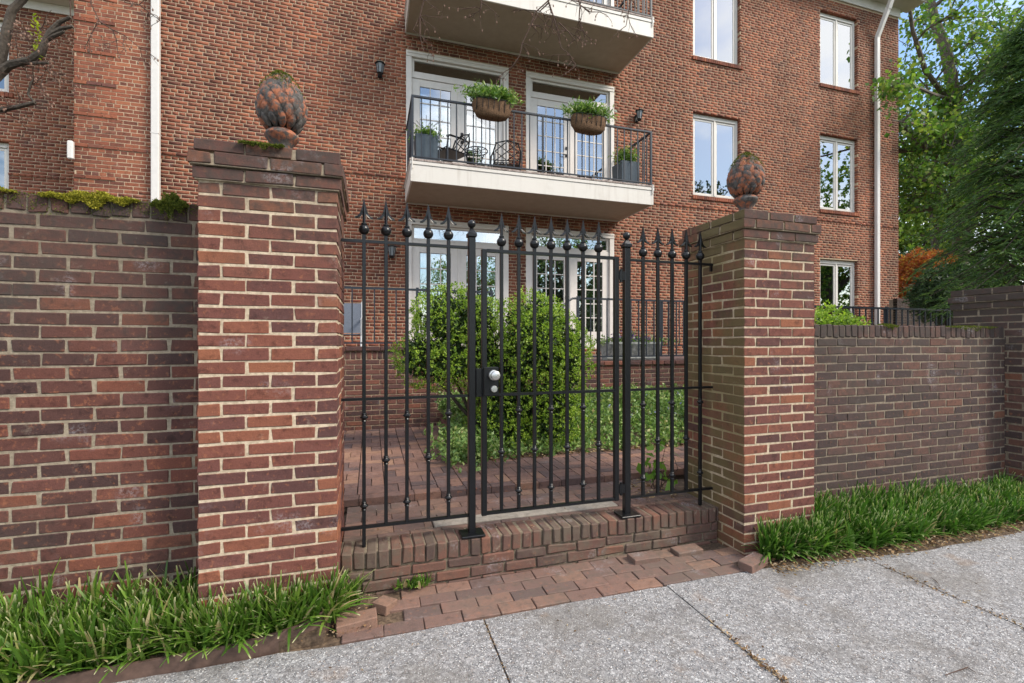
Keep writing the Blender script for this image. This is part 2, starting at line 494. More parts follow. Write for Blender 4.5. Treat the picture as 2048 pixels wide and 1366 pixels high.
def streaked(name, c, stain, amt=0.35):
    t = NT(name)
    mpn = t.node('ShaderNodeMapping'); mpn.inputs['Scale'].default_value = (7.0,7.0,0.55); t.ln(t.pos().outputs['Position'], mpn.inputs[0])
    col = t.mix(t.maprange(t.noise(1.0, 6, 0.7, mpn.outputs[0]), 0.50, 0.72, 0, amt), c, stain)
    col = t.mix(t.maprange(t.noise(2.2, 5, 0.65), 0.5, 0.75, 0, 0.25), col, stain)
    return t.pbr(col, 0.5, t.bump(t.noise(40, 3, 0.6), 0.05, 0.003), 0.3)
M['fascia'] = streaked('balcony_paint', (0.60,0.565,0.52,1), (0.34,0.29,0.235,1))
def glass_mat():
    t = NT('window_glass')
    fr = t.node('ShaderNodeFresnel'); fr.inputs[0].default_value = 2.1
    nb = t.bump(t.noise(1.1, 1, 0.5), 0.02, 0.02)
    gl = t.node('ShaderNodeBsdfGlossy'); gl.inputs['Roughness'].default_value = 0.01
    gl.inputs['Color'].default_value = (1,1,1,1)
    tr = t.node('ShaderNodeBsdfTransparent'); tr.inputs[0].default_value = (0.80,0.86,0.84,1)
    mx = t.node('ShaderNodeMixShader')
    t.ln(t.math('ADD', fr.outputs[0], 0.24), mx.inputs[0]); t.ln(tr.outputs[0], mx.inputs[1]); t.ln(gl.outputs[0], mx.inputs[2])
    t.ln(mx.outputs[0], t.out.inputs[0])
    return t.mat
M['glass'] = glass_mat()

def sidewalk_mat():
    t = NT('exposed_aggregate')
    def vor(s):
        v = t.node('ShaderNodeTexVoronoi'); v.inputs['Scale'].default_value = s
        t.ln(t.pos().outputs['Position'], v.inputs['Vector']); return v
    va, vb = vor(190), vor(115)
    def r1(v):
        sp = t.node('ShaderNodeSeparateColor'); t.ln(v.outputs['Color'], sp.inputs[0]); return sp.outputs[0]
    peb = t.ramp(r1(va), [(0.0,(0.045,0.044,0.045,1)),(0.2,(0.135,0.133,0.135,1)),(0.5,(0.225,0.222,0.225,1)),(0.72,(0.30,0.297,0.297,1)),(0.86,(0.28,0.22,0.18,1)),(0.93,(0.62,0.61,0.59,1)),(1.0,(0.75,0.74,0.72,1))])
    peb2 = t.ramp(r1(vb), [(0.0,(0.16,0.155,0.155,1)),(0.4,(0.27,0.265,0.262,1)),(0.8,(0.36,0.345,0.335,1)),(1.0,(0.58,0.57,0.56,1))])
    col = t.mix(t.maprange(t.noise(30, 3, 0.5), 0.42, 0.6), peb, peb2)
    col = t.mix(1.0, t.mix(0.12, col, (0.24,0.237,0.237,1)), (0.90,0.91,0.94,1), 'MULTIPLY')
    col = t.mix(t.maprange(t.noise(1.4, 6, 0.7), 0.44, 0.66, 0, 0.6), col, (0.155,0.14,0.125,1))
    col = t.mix(t.maprange(t.noise(4.5, 6, 0.75), 0.52, 0.64, 0, 0.45), col, (0.11,0.10,0.095,1))
    col = t.mix(t.maprange(t.noise(15, 6, 0.75), 0.56, 0.70, 0, 0.42), col, (0.48,0.475,0.465,1))
    col = t.mix(t.maprange(t.noise(3.1, 4, 0.6), 0.60, 0.72, 0, 0.4), col, (0.22,0.15,0.10,1))
    h = t.math('ADD', va.outputs['Distance'], t.math('MULTIPLY', t.noise(60, 4, 0.7), 0.8))
    return t.pbr(col, 0.9, t.bump(h, 0.6, 0.006), 0.2)
M['walk'] = sidewalk_mat()

def leaf_mat(name, stops, trans=0.35, rough=0.5, tip=None, spec=0.35):
    t = NT(name)
    col = t.ramp(t.rand(), stops)
    col = t.mix(t.maprange(t.noise(3.5, 3, 0.5), 0.35, 0.7, 0, 0.45), col, t.mix(1.0, col, (0.55,0.62,0.5,1), 'MULTIPLY'))
    if tip is not None:
        a = t.node('ShaderNodeAttribute'); a.attribute_name = 't'
        col = t.mix(t.math('MULTIPLY', t.maprange(a.outputs['Fac'], 0.84, 1.0), t.maprange(t.math('FRACT', t.math('MULTIPLY', t.rand(), 7.31)), 0.45, 0.7)), col, tip)
    p = t.node('ShaderNodeBsdfPrincipled')
    t.ln(col, p.inputs['Base Color']); p.inputs['Roughness'].default_value = rough
    p.inputs['Specular IOR Level'].default_value = spec
    tr = t.node('ShaderNodeBsdfTranslucent')
    t.ln(t.mix(1.0, col, (1.1,1.25,0.7,1), 'MULTIPLY'), tr.inputs[0])
    mx = t.node('ShaderNodeMixShader'); mx.inputs[0].default_value = trans
    t.ln(p.outputs[0], mx.inputs[1]); t.ln(tr.outputs[0], mx.inputs[2])
    t.ln(mx.outputs[0], t.out.inputs[0])
    return t.mat
G = lambda r,g,b: (r,g,b,1)
M['lf_grass'] = leaf_mat('lf_lilyturf', [(0.0,G(0.06,0.13,0.02)),(0.35,G(0.10,0.20,0.03)),(0.7,G(0.155,0.27,0.04)),(0.9,G(0.23,0.33,0.06)),(0.93,G(0.40,0.31,0.16)),(1.0,G(0.52,0.43,0.26))], 0.3, 0.36, tip=G(0.52,0.50,0.30))
M['lf_grass2'] = leaf_mat('lf_lilyturf_deep', [(0.0,G(0.04,0.105,0.018)),(0.4,G(0.066,0.16,0.024)),(0.75,G(0.10,0.215,0.032)),(0.955,G(0.16,0.27,0.05)),(0.97,G(0.34,0.27,0.14)),(1.0,G(0.45,0.37,0.22))], 0.28, 0.36, tip=G(0.42,0.44,0.24))
M['lf_box'] = leaf_mat('lf_boxwood', [(0.0,G(0.11,0.20,0.028)),(0.4,G(0.21,0.33,0.042)),(0.75,G(0.34,0.47,0.06)),(1.0,G(0.46,0.56,0.09))], 0.4, 0.42)
M['lf_boxin'] = leaf_mat('lf_boxwood_inner', [(0.0,G(0.02,0.045,0.012)),(1.0,G(0.05,0.09,0.02))], 0.15, 0.6)  # far darker copy of the boxwood leaf; inner shading put into the colour
M['lf_ivy'] = leaf_mat('lf_vinca', [(0.0,G(0.105,0.19,0.06)),(0.4,G(0.18,0.29,0.085)),(0.75,G(0.27,0.38,0.12)),(0.95,G(0.40,0.47,0.18)),(1.0,G(0.40,0.31,0.16))], 0.3, 0.4)
M['lf_tree'] = leaf_mat('lf_tree', [(0.0,G(0.06,0.13,0.028)),(0.4,G(0.10,0.19,0.036)),(0.75,G(0.17,0.26,0.05)),(1.0,G(0.30,0.34,0.07))], 0.5, 0.5)
M['lf_far'] = leaf_mat('lf_far', [(0.0,G(0.10,0.16,0.03)),(0.5,G(0.18,0.26,0.05)),(1.0,G(0.32,0.36,0.08))], 0.55, 0.6)
M['lf_con'] = leaf_mat('lf_conifer', [(0.0,G(0.035,0.08,0.028)),(0.4,G(0.06,0.125,0.037)),(0.8,G(0.105,0.19,0.048)),(1.0,G(0.18,0.27,0.065))], 0.4, 0.6)
M['lf_dark'] = leaf_mat('lf_darkshrub', [(0.0,G(0.018,0.04,0.018)),(0.6,G(0.035,0.075,0.028)),(1.0,G(0.075,0.12,0.04))], 0.2, 0.6)
M['lf_maple'] = leaf_mat('lf_maple', [(0.0,G(0.30,0.055,0.03)),(0.4,G(0.42,0.11,0.035)),(0.8,G(0.45,0.20,0.05)),(1.0,G(0.40,0.28,0.06))], 0.5, 0.6)
M['lf_moss'] = leaf_mat('lf_moss', [(0.0,G(0.11,0.12,0.018)),(0.5,G(0.29,0.27,0.033)),(1.0,G(0.50,0.43,0.07))], 0.25, 0.9, spec=0.1)
M['lf_mossd'] = leaf_mat('lf_moss_dark', [(0.0,G(0.05,0.07,0.016)),(0.5,G(0.10,0.125,0.024)),(1.0,G(0.19,0.20,0.035))], 0.25, 0.9, spec=0.1)
M['lf_pot'] = leaf_mat('lf_pot', [(0.0,G(0.07,0.15,0.03)),(0.5,G(0.14,0.26,0.05)),(0.85,G(0.28,0.38,0.07)),(1.0,G(0.42,0.45,0.22))], 0.35, 0.5)
M['lf_lime'] = leaf_mat('lf_lime', [(0.0,G(0.20,0.28,0.01)),(1.0,G(0.45,0.50,0.02))], 0.5, 0.5)
M['petal'] = leaf_mat('petal_viola', [(0.0,G(0.12,0.06,0.28)),(0.5,G(0.28,0.15,0.42)),(0.75,G(0.55,0.42,0.55)),(0.8,G(0.7,0.62,0.35)),(1.0,G(0.75,0.72,0.65))], 0.3, 0.6)
M['litter'] = leaf_mat('dry_litter', [(0.0,G(0.10,0.055,0.03)),(0.4,G(0.22,0.13,0.07)),(0.75,G(0.36,0.24,0.13)),(1.0,G(0.52,0.42,0.30))], 0.1, 0.9, spec=0.1)

def terracotta():
    t = NT('weathered_terracotta')
    n = t.noise(17, 6, 0.65); f = t.noise(90, 4, 0.7)
    col = t.mix(t.maprange(n, 0.40, 0.54), (0.31,0.115,0.062,1), (0.085,0.078,0.074,1))
    col = t.mix(t.maprange(t.noise(26, 4, 0.6), 0.5, 0.66, 0, 0.7), col, (0.035,0.033,0.034,1))
    col = t.mix(t.maprange(t.noise(17, 3, 0.6), 0.58, 0.70, 0, 0.35), col, (0.26,0.23,0.21,1))
    col = t.mix(0.5, col, t.ramp(f, [(0.25,0.5),(0.75,1.4)]), 'MULTIPLY')
    return t.pbr(col, 0.85, t.bump(f, 0.5, 0.004), 0.25)
M['terra'] = terracotta()
M['terra_gap'] = plain('terracotta_gap_shading', (0.028,0.024,0.02,1), 0.95, 60, 0.4, 0.4)  # near-black cone core: shadow between the scales put into the colour
# ================================================================== ground and pavements
def struct(name, mb, mat):
    o = mb.build(name, mat); o['kind'] = 'structure'; return o
CH, BH, BL, BD = 0.0677, 0.0568, 0.2045, 0.095      # course, brick height, brick length, brick depth
PIT = BL + 0.0114                                    # brick + joint
struct('ground', MB().add([(-400,-400,-0.30),(400,-400,-0.30),(400,400,-0.30),(-400,400,-0.30)], [(0,1,2,3)]), M['lawn'])
struct('road', MB().box(-60,60,-11,-2.2,-0.29,-0.13), M['asphalt'])
struct('verge', MB().box(-60,60,-2.2,-1.25,-0.29,-0.02), M['lawn'])
struct('garden_ground', MB().box(-12,30,2.86,40,-0.29,0.20), M['soil'])
struct('soil_bed', MB().box(-60,60,2.2,2.84,-0.29,-0.012), M['soil'])
# four sidewalk slabs with open joints
walk = struct('sidewalk', MB().box(-12,14,-1.24,2.395,-0.28,-0.03), M['sand'])
def slab(x0, x1, yfront):
    m = MB()
    n = max(2, int((x1-x0)/0.12))
    top = []
    for i in range(n+1):
        x = x0 + (x1-x0)*i/n
        y = yfront(x) + random.uniform(-0.007,0.007)
        top.append((x, y))
    vs = [(x0,-1.24,0.0),(x1,-1.24,0.0)] + [(x,y-0.006,0.0) for x,y in reversed(top)]
    lo = [(p[0],p[1]+(0.006 if i>1 else 0),-0.012) for i,p in enumerate(vs)] + []
    lo2 = [(p[0],p[1],-0.20) for p in lo]
    k = len(vs)
    fs = [tuple(range(k))]
    for a in (0, k):
        for i in range(k):
            j = (i+1) % k
            fs.append((a+i, a+k+i, a+k+j, a+j))
    m.add(vs+lo+lo2, fs)
    return m.build('slab', M['walk'], walk)
def yf(x):
    if x < -0.3: return 2.40
    if x < 2.5: return 2.385
    return 2.385 - 0.13*min(1,(x-2.5)/1.2)
for a, b in ((-12,-2.4),(-2.390,0.566),(0.575,1.696),(1.706,3.199),(3.208,4.9),(4.910,14)):
    slab(a, b, yf)
# dry weed litter packed in one joint
def litter(name, n, fx, label=None, size=(0.008,0.03), mat='litter', parent=None, cat=None):
    P = np.array([fx() for _ in range(n)])
    A = rdir(n); A[:,2] *= 0.18
    L = rng.uniform(size[0], size[1], n)
    V = leaves(P, A, L, L*rng.uniform(0.2,0.6,n))
    o = quads(name, V, M[mat], parent, kind='stuff')
    tag(o, label, cat)
    return o
litter('joint_debris', 500, lambda: (1.702+random.gauss(0,0.007), random.triangular(1.2,2.15,1.3), 0.004+random.random()*0.008),
       'dry straw coloured debris packed along a sidewalk joint', (0.006,0.028), cat='debris')
litter('joint_grit', 260, lambda: (0.57+random.gauss(0,0.006), random.uniform(1.2,2.36), -0.002+random.random()*0.008),
       'dark grit and husks lying in the sidewalk joint in front of the lock', (0.004,0.016), cat='debris')
litter('joint_grit', 420, lambda: (3.204+random.gauss(0,0.02), random.uniform(0.9,2.2), 0.003+random.random()*0.006),
       'brown grit scattered along the sidewalk joint near the right grass', (0.005,0.022), cat='debris')
def rlit():
    x = random.uniform(2.45, 7.0); return (x, random.triangular(2.22,2.5,2.32), 0.008+random.random()*0.012)
litter('bark_litter', 3400, rlit, 'brown leaf litter along the edge of the right grass bed', (0.008,0.035), cat='litter')
def llit():
    a = random.random(); return (-0.16+random.gauss(0,0.09), random.uniform(2.42,2.78), 0.015+random.random()*0.015)
litter('corner_litter', 420, llit, 'dry litter and grit in the corner by the left pillar', (0.005,0.022), cat='litter')
def slit():
    return (random.uniform(-2.5,5.0), 2.4-abs(random.gauss(0,0.55)), 0.004)
litter('sidewalk_litter', 260, slit, 'scattered dry petals and leaf scraps on the grey sidewalk', (0.005,0.02), cat='litter')
for pts, lb in ((((1862,1155,0),(1872,1162,0),(1880,1172,0)),'short fallen twig lying on the sidewalk near the edge of the right grass bed'),(((1890,1350,0),(1935,1335,0),(1952,1345,0)),'bent fallen twig lying alone on the open grey sidewalk')):
    m = MB(); q = []
    for px, py, _ in pts:
        zc = FPX*(EYE-0.006)/(py-683); p = at(px, py, zc); q.append(p)
    m.tube(q, [0.0015,0.0026,0.001], 5)
    tag(m.build('twig', M['twig']), lb, 'twig', 'twigs on the sidewalk')

# brick approach in front of the gate
path = struct('brick_path', MB().box(-0.30,2.62,2.392,2.83,-0.20,-0.028), M['sand'])
for r in range(5):
    y0 = 2.394 + r*0.1
    y1 = y0 + 0.096
    if y1 > 2.80: y1 = 2.796
    x = -0.14 - (0.10 if r % 2 else 0.0)
    while x < 2.52:
        x1 = min(x+0.198, 2.56)
        if x1 - x > 0.05 and y1-y0 > 0.03 and not (x < 0.02 and r in (1,2,3)) and not (x > 2.2 and r in (0,3,4)):
            o = brick(path, x, x1, y0, y1, -0.058+0.002, 0.0+0.002, M['paver'], j=0.0012, tilt=0.014, out=0.002, c=0.003)
            o.location.z += random.uniform(-0.004,0.004)
        x += 0.2035
for (x, y, z, rz, rx, ry, lb) in ((-0.072,2.505,0.022,0.05,0.0,-0.06,'loose red paving brick lying beside the steel edging of the left bed'),
                            (2.385,2.415,0.026,0.30,0.02,-0.05,'loose dark paving brick lying at the tip of the right grass bed'),
                            (0.07,2.635,0.012,0.9,0.05,0.12,'half brick tipped over in the gravel by the left pillar'),
                            (1.75,2.70,0.008,0.02,0.03,0.03,'raised paving brick standing proud below the gate threshold'),
                            (2.10,2.71,0.006,-0.03,0.03,-0.03,'lifted paving brick next to the sandy corner of the path')):
    o = brick(None, x-0.1 if 'half' not in lb else x-0.05, x+0.1 if 'half' not in lb else x+0.05, y-0.048, y+0.048, z-0.028, z+0.028, M['paver'], 'loose_brick', c=0.003)
    o.rotation_euler = (rx, ry, rz); tag(o, lb, 'brick')

# ================================================================== front walls and pillars
def wall(name, label, x0, x1, y0, th, zt, zb, mb, mm, cope=(0.066,0.058,0.1), off=0.0, cat='wall'):
    root = empty(name, ((x0+x1)/2, y0, zb), label, cat)
    MB().box(x0, x1, y0+0.0035, y0+th-0.004, zb, zt-0.012).build('mortar', mm, root)
    # coping of bricks on edge
    pit, w, h = cope
    x = x0 + 0.004
    while x < x1 - 0.02:
        xe = min(x+w, x1-0.002)
        dz = random.uniform(-0.006,0.004)
        brick(root, x, xe, y0-0.004, y0+th+0.002, zt-h, zt, mb, j=0.004, tilt=0.009, out=0.0015, c=0.004).location.z += dz
        x += pit
    z = zt - h - 0.0125
    k = 0
    while z - BH > zb - 0.03:
        x = x0 - (PIT/2 if k % 2 else 0.0) - off - random.uniform(0,0.012)
        while x < x1:
            a, b = max(x, x0+0.002), min(x+BL+random.uniform(-0.006,0.004), x1-0.002)
            if b - a > 0.03:
                brick(root, a, b, y0, y0+BD, z-BH, z, mb, j=0.0032, tilt=0.006, out=0.0018, c=0.0026)
            x += PIT
        z -= CH; k += 1
    return root
def pillar(name, label, x0, y0, w, d, zt, zb, mb, mm, cap=(0.012,0.032,0.016), hidden_back=True):
    root = empty(name, (x0+w/2, y0+d/2, zb), label, 'pillar')
    core = MB()
    core.box(x0+0.0035, x0+w-0.0035, y0+0.0035, y0+d-0.0035, zb, zt-0.03)
    z = zt
    back = MB()
    k = 0
    while z - BH > zb - 0.03:
        e = cap[k] if k < len(cap) else 0.0
        X0, X1, Y0, Y1 = x0-e, x0+w+e, y0-e, y0+d+e
        zl, zh = z-BH, z
        if k < len(cap):
            core.box(X0+0.006, X1-0.006, Y0+0.006, Y1-0.006, zl-0.004 if k else zl, zh-0.006-0.001*k)
        def run(a, b, n, horiz, c0, c1, store):
            L = (b-a-(n-1)*0.0112)/n
            for i in range(n):
                p = a + i*(L+0.0117); q = p + L
                jj = random.uniform(-0.006,0.006) if 0 < i < n-1 else 0
                box = (p+jj, q+jj, c0, c1) if horiz else (c0, c1, p+jj, q+jj)
                if store is None:
                    brick(root, *box, zl, zh, mb, j=0.003, tilt=0.005, out=0.0015, c=0.0026)
                else:
                    back.box(*box, zl, zh)
        nx = max(1, round((w)/PIT)); ny = max(1, round(d/PIT))
        if k % 2 == 0:
            run(X0, X1, nx, True, Y0, Y0+BD, None)
            run(X0, X1, nx, True, Y1-BD, Y1, back)
            run(Y0+BD+0.0127, Y1-BD-0.0127, max(1,ny-1), False, X0, X0+BD, None)
            run(Y0+BD+0.0127, Y1-BD-0.0127, max(1,ny-1), False, X1-BD, X1, None)
        else:
            run(X0+BD+0.0127, X1-BD-0.0127, max(1,nx-1), True, Y0, Y0+BD, None)
            run(X0+BD+0.0127, X1-BD-0.0127, max(1,nx-1), True, Y1-BD, Y1, back)
            run(Y0, Y1, ny, False, X0, X0+BD, None)
            run(Y0, Y1, ny, False, X1-BD, X1, None)
        if k == 0:      # the flat bed of bricks that closes the top
            for i in range(4):
                yy = Y0+BD+0.012+i*0.107
                back.box(X0+BD+0.012, X1-BD-0.012, yy, yy+0.097, zl, zh-0.004)
        z -= CH; k += 1
    core.build('mortar', mm, root)
    o = back.build('brick_backing', mb, root, kind='stuff')
    return root

LP = pillar('brick_pillar', 'sunlit red brick gate pillar between the moss topped wall and the black fence', -0.802, 2.57, 0.632, 0.632, 2.45, -0.05, M['brick_lp'], M['mort_lp'])
RP = pillar('brick_pillar', 'red brick gate pillar with green algae stains beside the low dark wall', 2.447, 2.555, 0.632, 0.632, 2.375, -0.05, M['brick_rp'], M['mort_rp'])
EP = pillar('brick_pillar', 'dark weathered low brick pier at the far end of the low wall under the conifer', 5.70, 2.56, 0.632, 0.632, 1.985, -0.05, M['brick_rw'], M['mort_rw'], cap=(0.012,0.03,0.015))
LW = wall('garden_wall', 'tall red and charcoal brick wall topped with yellow moss', -2.75, -0.802, 2.80, 0.20, 2.185, -0.05, M['brick_lw'], M['mort_lw'], cope=(0.0835,0.0735,0.086), off=0.07)
RW = wall('garden_wall', 'low dark purple brown brick wall with an upright brick coping behind grass', 3.081, 5.698, 2.785, 0.20, 1.605, -0.05, M['brick_rw'], M['mort_rw'], cope=(0.0665,0.0585,0.1), off=0.12)

# ================================================================== gate threshold
ST = empty('gate_threshold', (1.13, 2.9, 0.0), 'low weathered brick step under the gate, edged with bricks on edge', 'step')
MB().box(-0.169, 2.446, 2.815, 3.0, -0.06, 0.241).build('mortar', M['mort_step'], ST)
x = -0.165
while x < 2.44:
    x1 = min(x+0.058+random.uniform(-0.002,0.002), 2.443)
    o = brick(ST, x, x1, 2.800, 2.995, 0.147, 0.249, M['brick_step'], j=0.004, tilt=0.010, out=0.005, c=0.0055)
    o.location.z += random.uniform(-0.004,0.002)
    x += 0.0685
for k in range(3):
    z1 = 0.136 - k*0.0665
    x = -0.168 - (0.1 if k % 2 else 0.03)
    while x < 2.44:
        a, b = max(x,-0.168), min(x+BL, 2.443)
        if b-a > 0.03:
            brick(ST, a, b, 2.803, 2.90, z1-0.057, z1, M['brick_step'], j=0.0045, tilt=0.010, out=0.004, c=0.006)
        x += PIT
# lower landing behind the gate, stone sill and the courtyard one brick higher
LD = struct('landing', MB().box(-0.168,2.446,3.0,3.61,0.0,0.222), M['sand'])
tag(MB().cbox(0.40,1.76,3.050,3.170,0.222,0.254,0.006).build('stone_sill', M['slab']), 'pale stone sill set in the paving under the gate', 'sill')
for r in range(6):
    y0 = (3.0,3.048,3.1745,3.276,3.3775,3.479)[r]; y1_ = (3.044,3.171,3.2725,3.374,3.4755,3.60)[r]
    x = -0.166 - (0.1 if r % 2 else 0.0)
    while x < 2.44:
        a, b = max(x,-0.166), min(x+0.199, 2.444)
        if r == 1:
            if a < 0.39 and b > 0.39: b = 0.39
            elif b > 0.39 and a < 1.77: a = max(a, 1.77) if b > 1.80 else b
        if b - a > 0.04:
            o = brick(LD, a, b, y0+0.002, y1_, 0.19, 0.247, M['paver'], j=0.0012, tilt=0.012, c=0.003)
        x += 0.2025
CT = struct('courtyard', MB().box(-4.0,6.2,3.62,6.60,0.0,0.272), M['sand'])
cells = []
# a row of long bricks along the nosing, basket weave behind it
x = -0.9
while x < 5.6:
    cells.append((x, x+0.199, 3.605, 3.703)); x += 0.2035
cw = 0.206
for i in range(-6, 30):
    for jx in range(0, 14):
        X0, Y0 = i*cw - 0.1, 3.708 + jx*cw
        if Y0 > 6.4: continue
        if (i + jx) % 2 == 0 or X0 > 2.2 and jx % 3:
            cells.append((X0, X0+0.2, Y0, Y0+0.099)); cells.append((X0, X0+0.2, Y0+0.103, Y0+0.202))
        else:
            cells.append((X0, X0+0.099, Y0, Y0+0.202)); cells.append((X0+0.103, X0+0.2, Y0, Y0+0.202))
def vis(c):
    px, py = proj((c[0]+c[1])/2, (c[2]+c[3])/2, 0.3)
    return 690 < px < 1385 and not (px > 890 and c[2] > 4.6)
big = sorted([c for c in cells if vis(c)], key=lambda c: depth(c[0],c[2]))[:300]
bs = set(big)
for c in big:
    o = brick(CT, c[0], c[1], c[2], c[3], 0.242, 0.2995, M['paver2'], j=0.0012, tilt=0.009, c=0.0025)
    o.location.z += random.uniform(-0.002,0.002)
rest = MB()
for c in cells:
    if c not in bs:
        dz = random.uniform(-0.003,0.002)
        rest.box(c[0],c[1],c[2],c[3],0.25,0.299+dz)
rest.build('brick_field', M['paver2'], CT, kind='stuff')

# ================================================================== ironwork
GY = 2.87
ZB, ZM, ZT = 0.37, 1.128, 2.052
def spear_mesh():
    """cast spear head: four sided spike with two curled barbs"""
    m = MB()
    out = [(0.0,0.150),(0.006,0.122),(0.0105,0.098),(0.017,0.074),(0.026,0.055),(0.038,0.042),(0.0505,0.037),(0.0515,0.029),(0.037,0.029),(0.024,0.036),(0.014,0.048),(0.0085,0.056),(0.0085,0.0),]
    n = len(out)
    for s in (1,):
        pass
    prof = out
    full = prof + [(-x, z) for x, z in reversed(prof[1:])]
    th = 0.0065
    k = len(full)
    vs = [(x, -th if abs(x) < 0.025 else -th*0.6, z) for x, z in full] + [(x, th if abs(x) < 0.025 else th*0.6, z) for x, z in full]
    fs = [tuple(range(k-1,-1,-1)), tuple(range(k, 2*k))]
    for i in range(k):
        j = (i+1) % k
        fs.append((i, j, k+j, k+i))
    m.add(vs, fs)
    # ridge on both faces
    for s in (-1, 1):
        m.add([(0,s*0.004,0.147),(0.0075,s*0.0062,0.07),(0,s*0.0125,0.068),(-0.0075,s*0.0062,0.07),(0.006,s*0.0062,0.0),(0,s*0.0105,0.0),(-0.006,s*0.0062,0.0)],
              [(0,1,2),(0,2,3),(1,4,5,2),(3,2,5,6)])
    return m
def sphere_prof(r, zc, n=9):
    return [(max(r*math.sin(math.pi*i/n),0.0015), zc - r*math.cos(math.pi*i/n)) for i in range(n+1)]
def shared(mb, name, mat, smooth=True):
    me = bpy.data.meshes.new(name); me.from_pydata(mb.v, [], mb.f); me.materials.append(mat)
    if smooth:
        me.polygons.foreach_set('use_smooth', [True]*len(me.polygons))
        try: me.set_sharp_from_angle(angle=R(38))
        except Exception: pass
    return me
SPEAR = shared(spear_mesh(), 'spear_head', M['iron'], False)
bm_ = MB(); bm_.lathe(sphere_prof(0.031,0.031,12), n=20); bm_.lathe([(0.014,0.058),(0.017,0.061),(0.017,0.068),(0.011,0.070)], n=12)
BALL = shared(bm_, 'ball', M['iron'])
KN = shared(MB().lathe([(0.0125,-0.026),(0.0155,-0.022),(0.0125,-0.016),(0.016,-0.010),(0.0245,-0.002),(0.0245,0.003),(0.016,0.010),(0.0125,0.016),(0.0165,0.021),(0.0125,0.026)], n=12), 'collar', M['iron'])
def picket(parent, x, z0, z1, kind, y=GY):
    m = MB(); m.cbox(x-0.0105,x+0.0105,y-0.0105,y+0.0105,z0,z1,0.002)
    p = m.build('picket', M['iron'], parent)
    for z in ((1.02,0.495) if kind else (0.757,)):
        link('collar', KN, (x,y,z), p)
    link('ball', BALL, (x,y,z1-0.002), p)
    s = link('spear_head', SPEAR, (x,y,z1+0.066), p, (0,0,random.uniform(-0.06,0.06)))
    return p
def rail(parent, a, b, w, h, name='rail'):
    m = MB().bar(a, b, w, h)
    return m.build(name, M['iron'], parent)
LF = empty('iron_fence_panel', (0.22, GY, 0.25), 'fixed black spear topped fence panel beside the sunlit left pillar', 'fence')
for z in (ZB, ZM, ZT+0.012):
    rail(LF, (-0.172,GY,z), (0.587,GY,z), 0.022, 0.016)
for i, x in enumerate((-0.041,0.085,0.208,0.337,0.462)):
    picket(LF, x, 0.252 if i == 0 else ZB, 2.105, i % 2 == 0)
RF = empty('iron_fence_panel', (2.1, GY, 0.25), 'fixed black spear topped fence panel beside the algae stained right pillar', 'fence')
for z in (ZB, ZM, ZT-0.006):
    rail(RF, (1.745,GY,z), (2.452,GY,z), 0.022, 0.016)
for i, x in enumerate((1.855,1.977,2.098,2.219,2.342)):
    picket(RF, x, 0.252 if i == 4 else ZB, 2.075, i % 2 == 0)
MB().bar((2.44,GY,ZT-0.012),(2.44,GY,ZT-0.055),0.016).build('wall_tab', M['iron'], RF)
GT = empty('iron_gate', (1.165, GY, 0.3), 'black iron swing gate with seven spear topped bars and a silver lock', 'gate')
for x, w in ((0.690,0.034),(1.639,0.034)):
    MB().cbox(x-w/2,x+w/2,GY-0.016,GY+0.016,ZB-0.012,ZT+0.008,0.003).build('stile', M['iron'], GT)
for z, h in ((ZB,0.018),(ZM,0.018),(ZT,0.02)):
    rail(GT, (0.707,GY,z), (1.622,GY,z), 0.024, h)
for i, x in enumerate((0.806,0.923,1.033,1.150,1.267,1.385,1.503)):
    picket(GT, x, ZB+0.009, 2.085, i % 2 == 1)
lk = MB().cbox(0.682,0.780,GY-0.030,GY+0.030,ZM-0.004,ZM+0.178,0.003).build('lock_plate', M['iron'], GT)
MB().lathe([(0.034,0.0),(0.0345,0.008),(0.031,0.014),(0.015,0.018),(0.0145,0.030),(0.027,0.038),(0.0295,0.048),(0.0285,0.060),(0.022,0.066),(0.004,0.067)], (0.745,GY-0.030,ZM+0.128), 24, 'y').build('knob', M['steel'], lk, True)
cy_ = MB().lathe([(0.0225,0.0),(0.0225,0.010),(0.0195,0.015),(0.003,0.016)], (0.747,GY-0.030,ZM+0.040), 20, 'y')
cy_.box(0.7455,0.7485,GY-0.0475,GY-0.0445,ZM+0.030,ZM+0.050)
cy_.build('key_cylinder', M['steel'], lk, True)
MB().cbox(0.634,0.672,GY-0.020,GY+0.020,ZM-0.01,ZM+0.17,0.003).build('strike_box', M['iron'], GT)
for z in (1.93, 0.44):
    h = MB()
    h.tube([(1.672,GY-0.012,z-0.045),(1.672,GY-0.012,z+0.045)], 0.011, 10)
    h.box(1.655,1.698,GY-0.02,GY+0.006,z-0.03,z+0.03)
    h.build('hinge', M['iron'], GT)
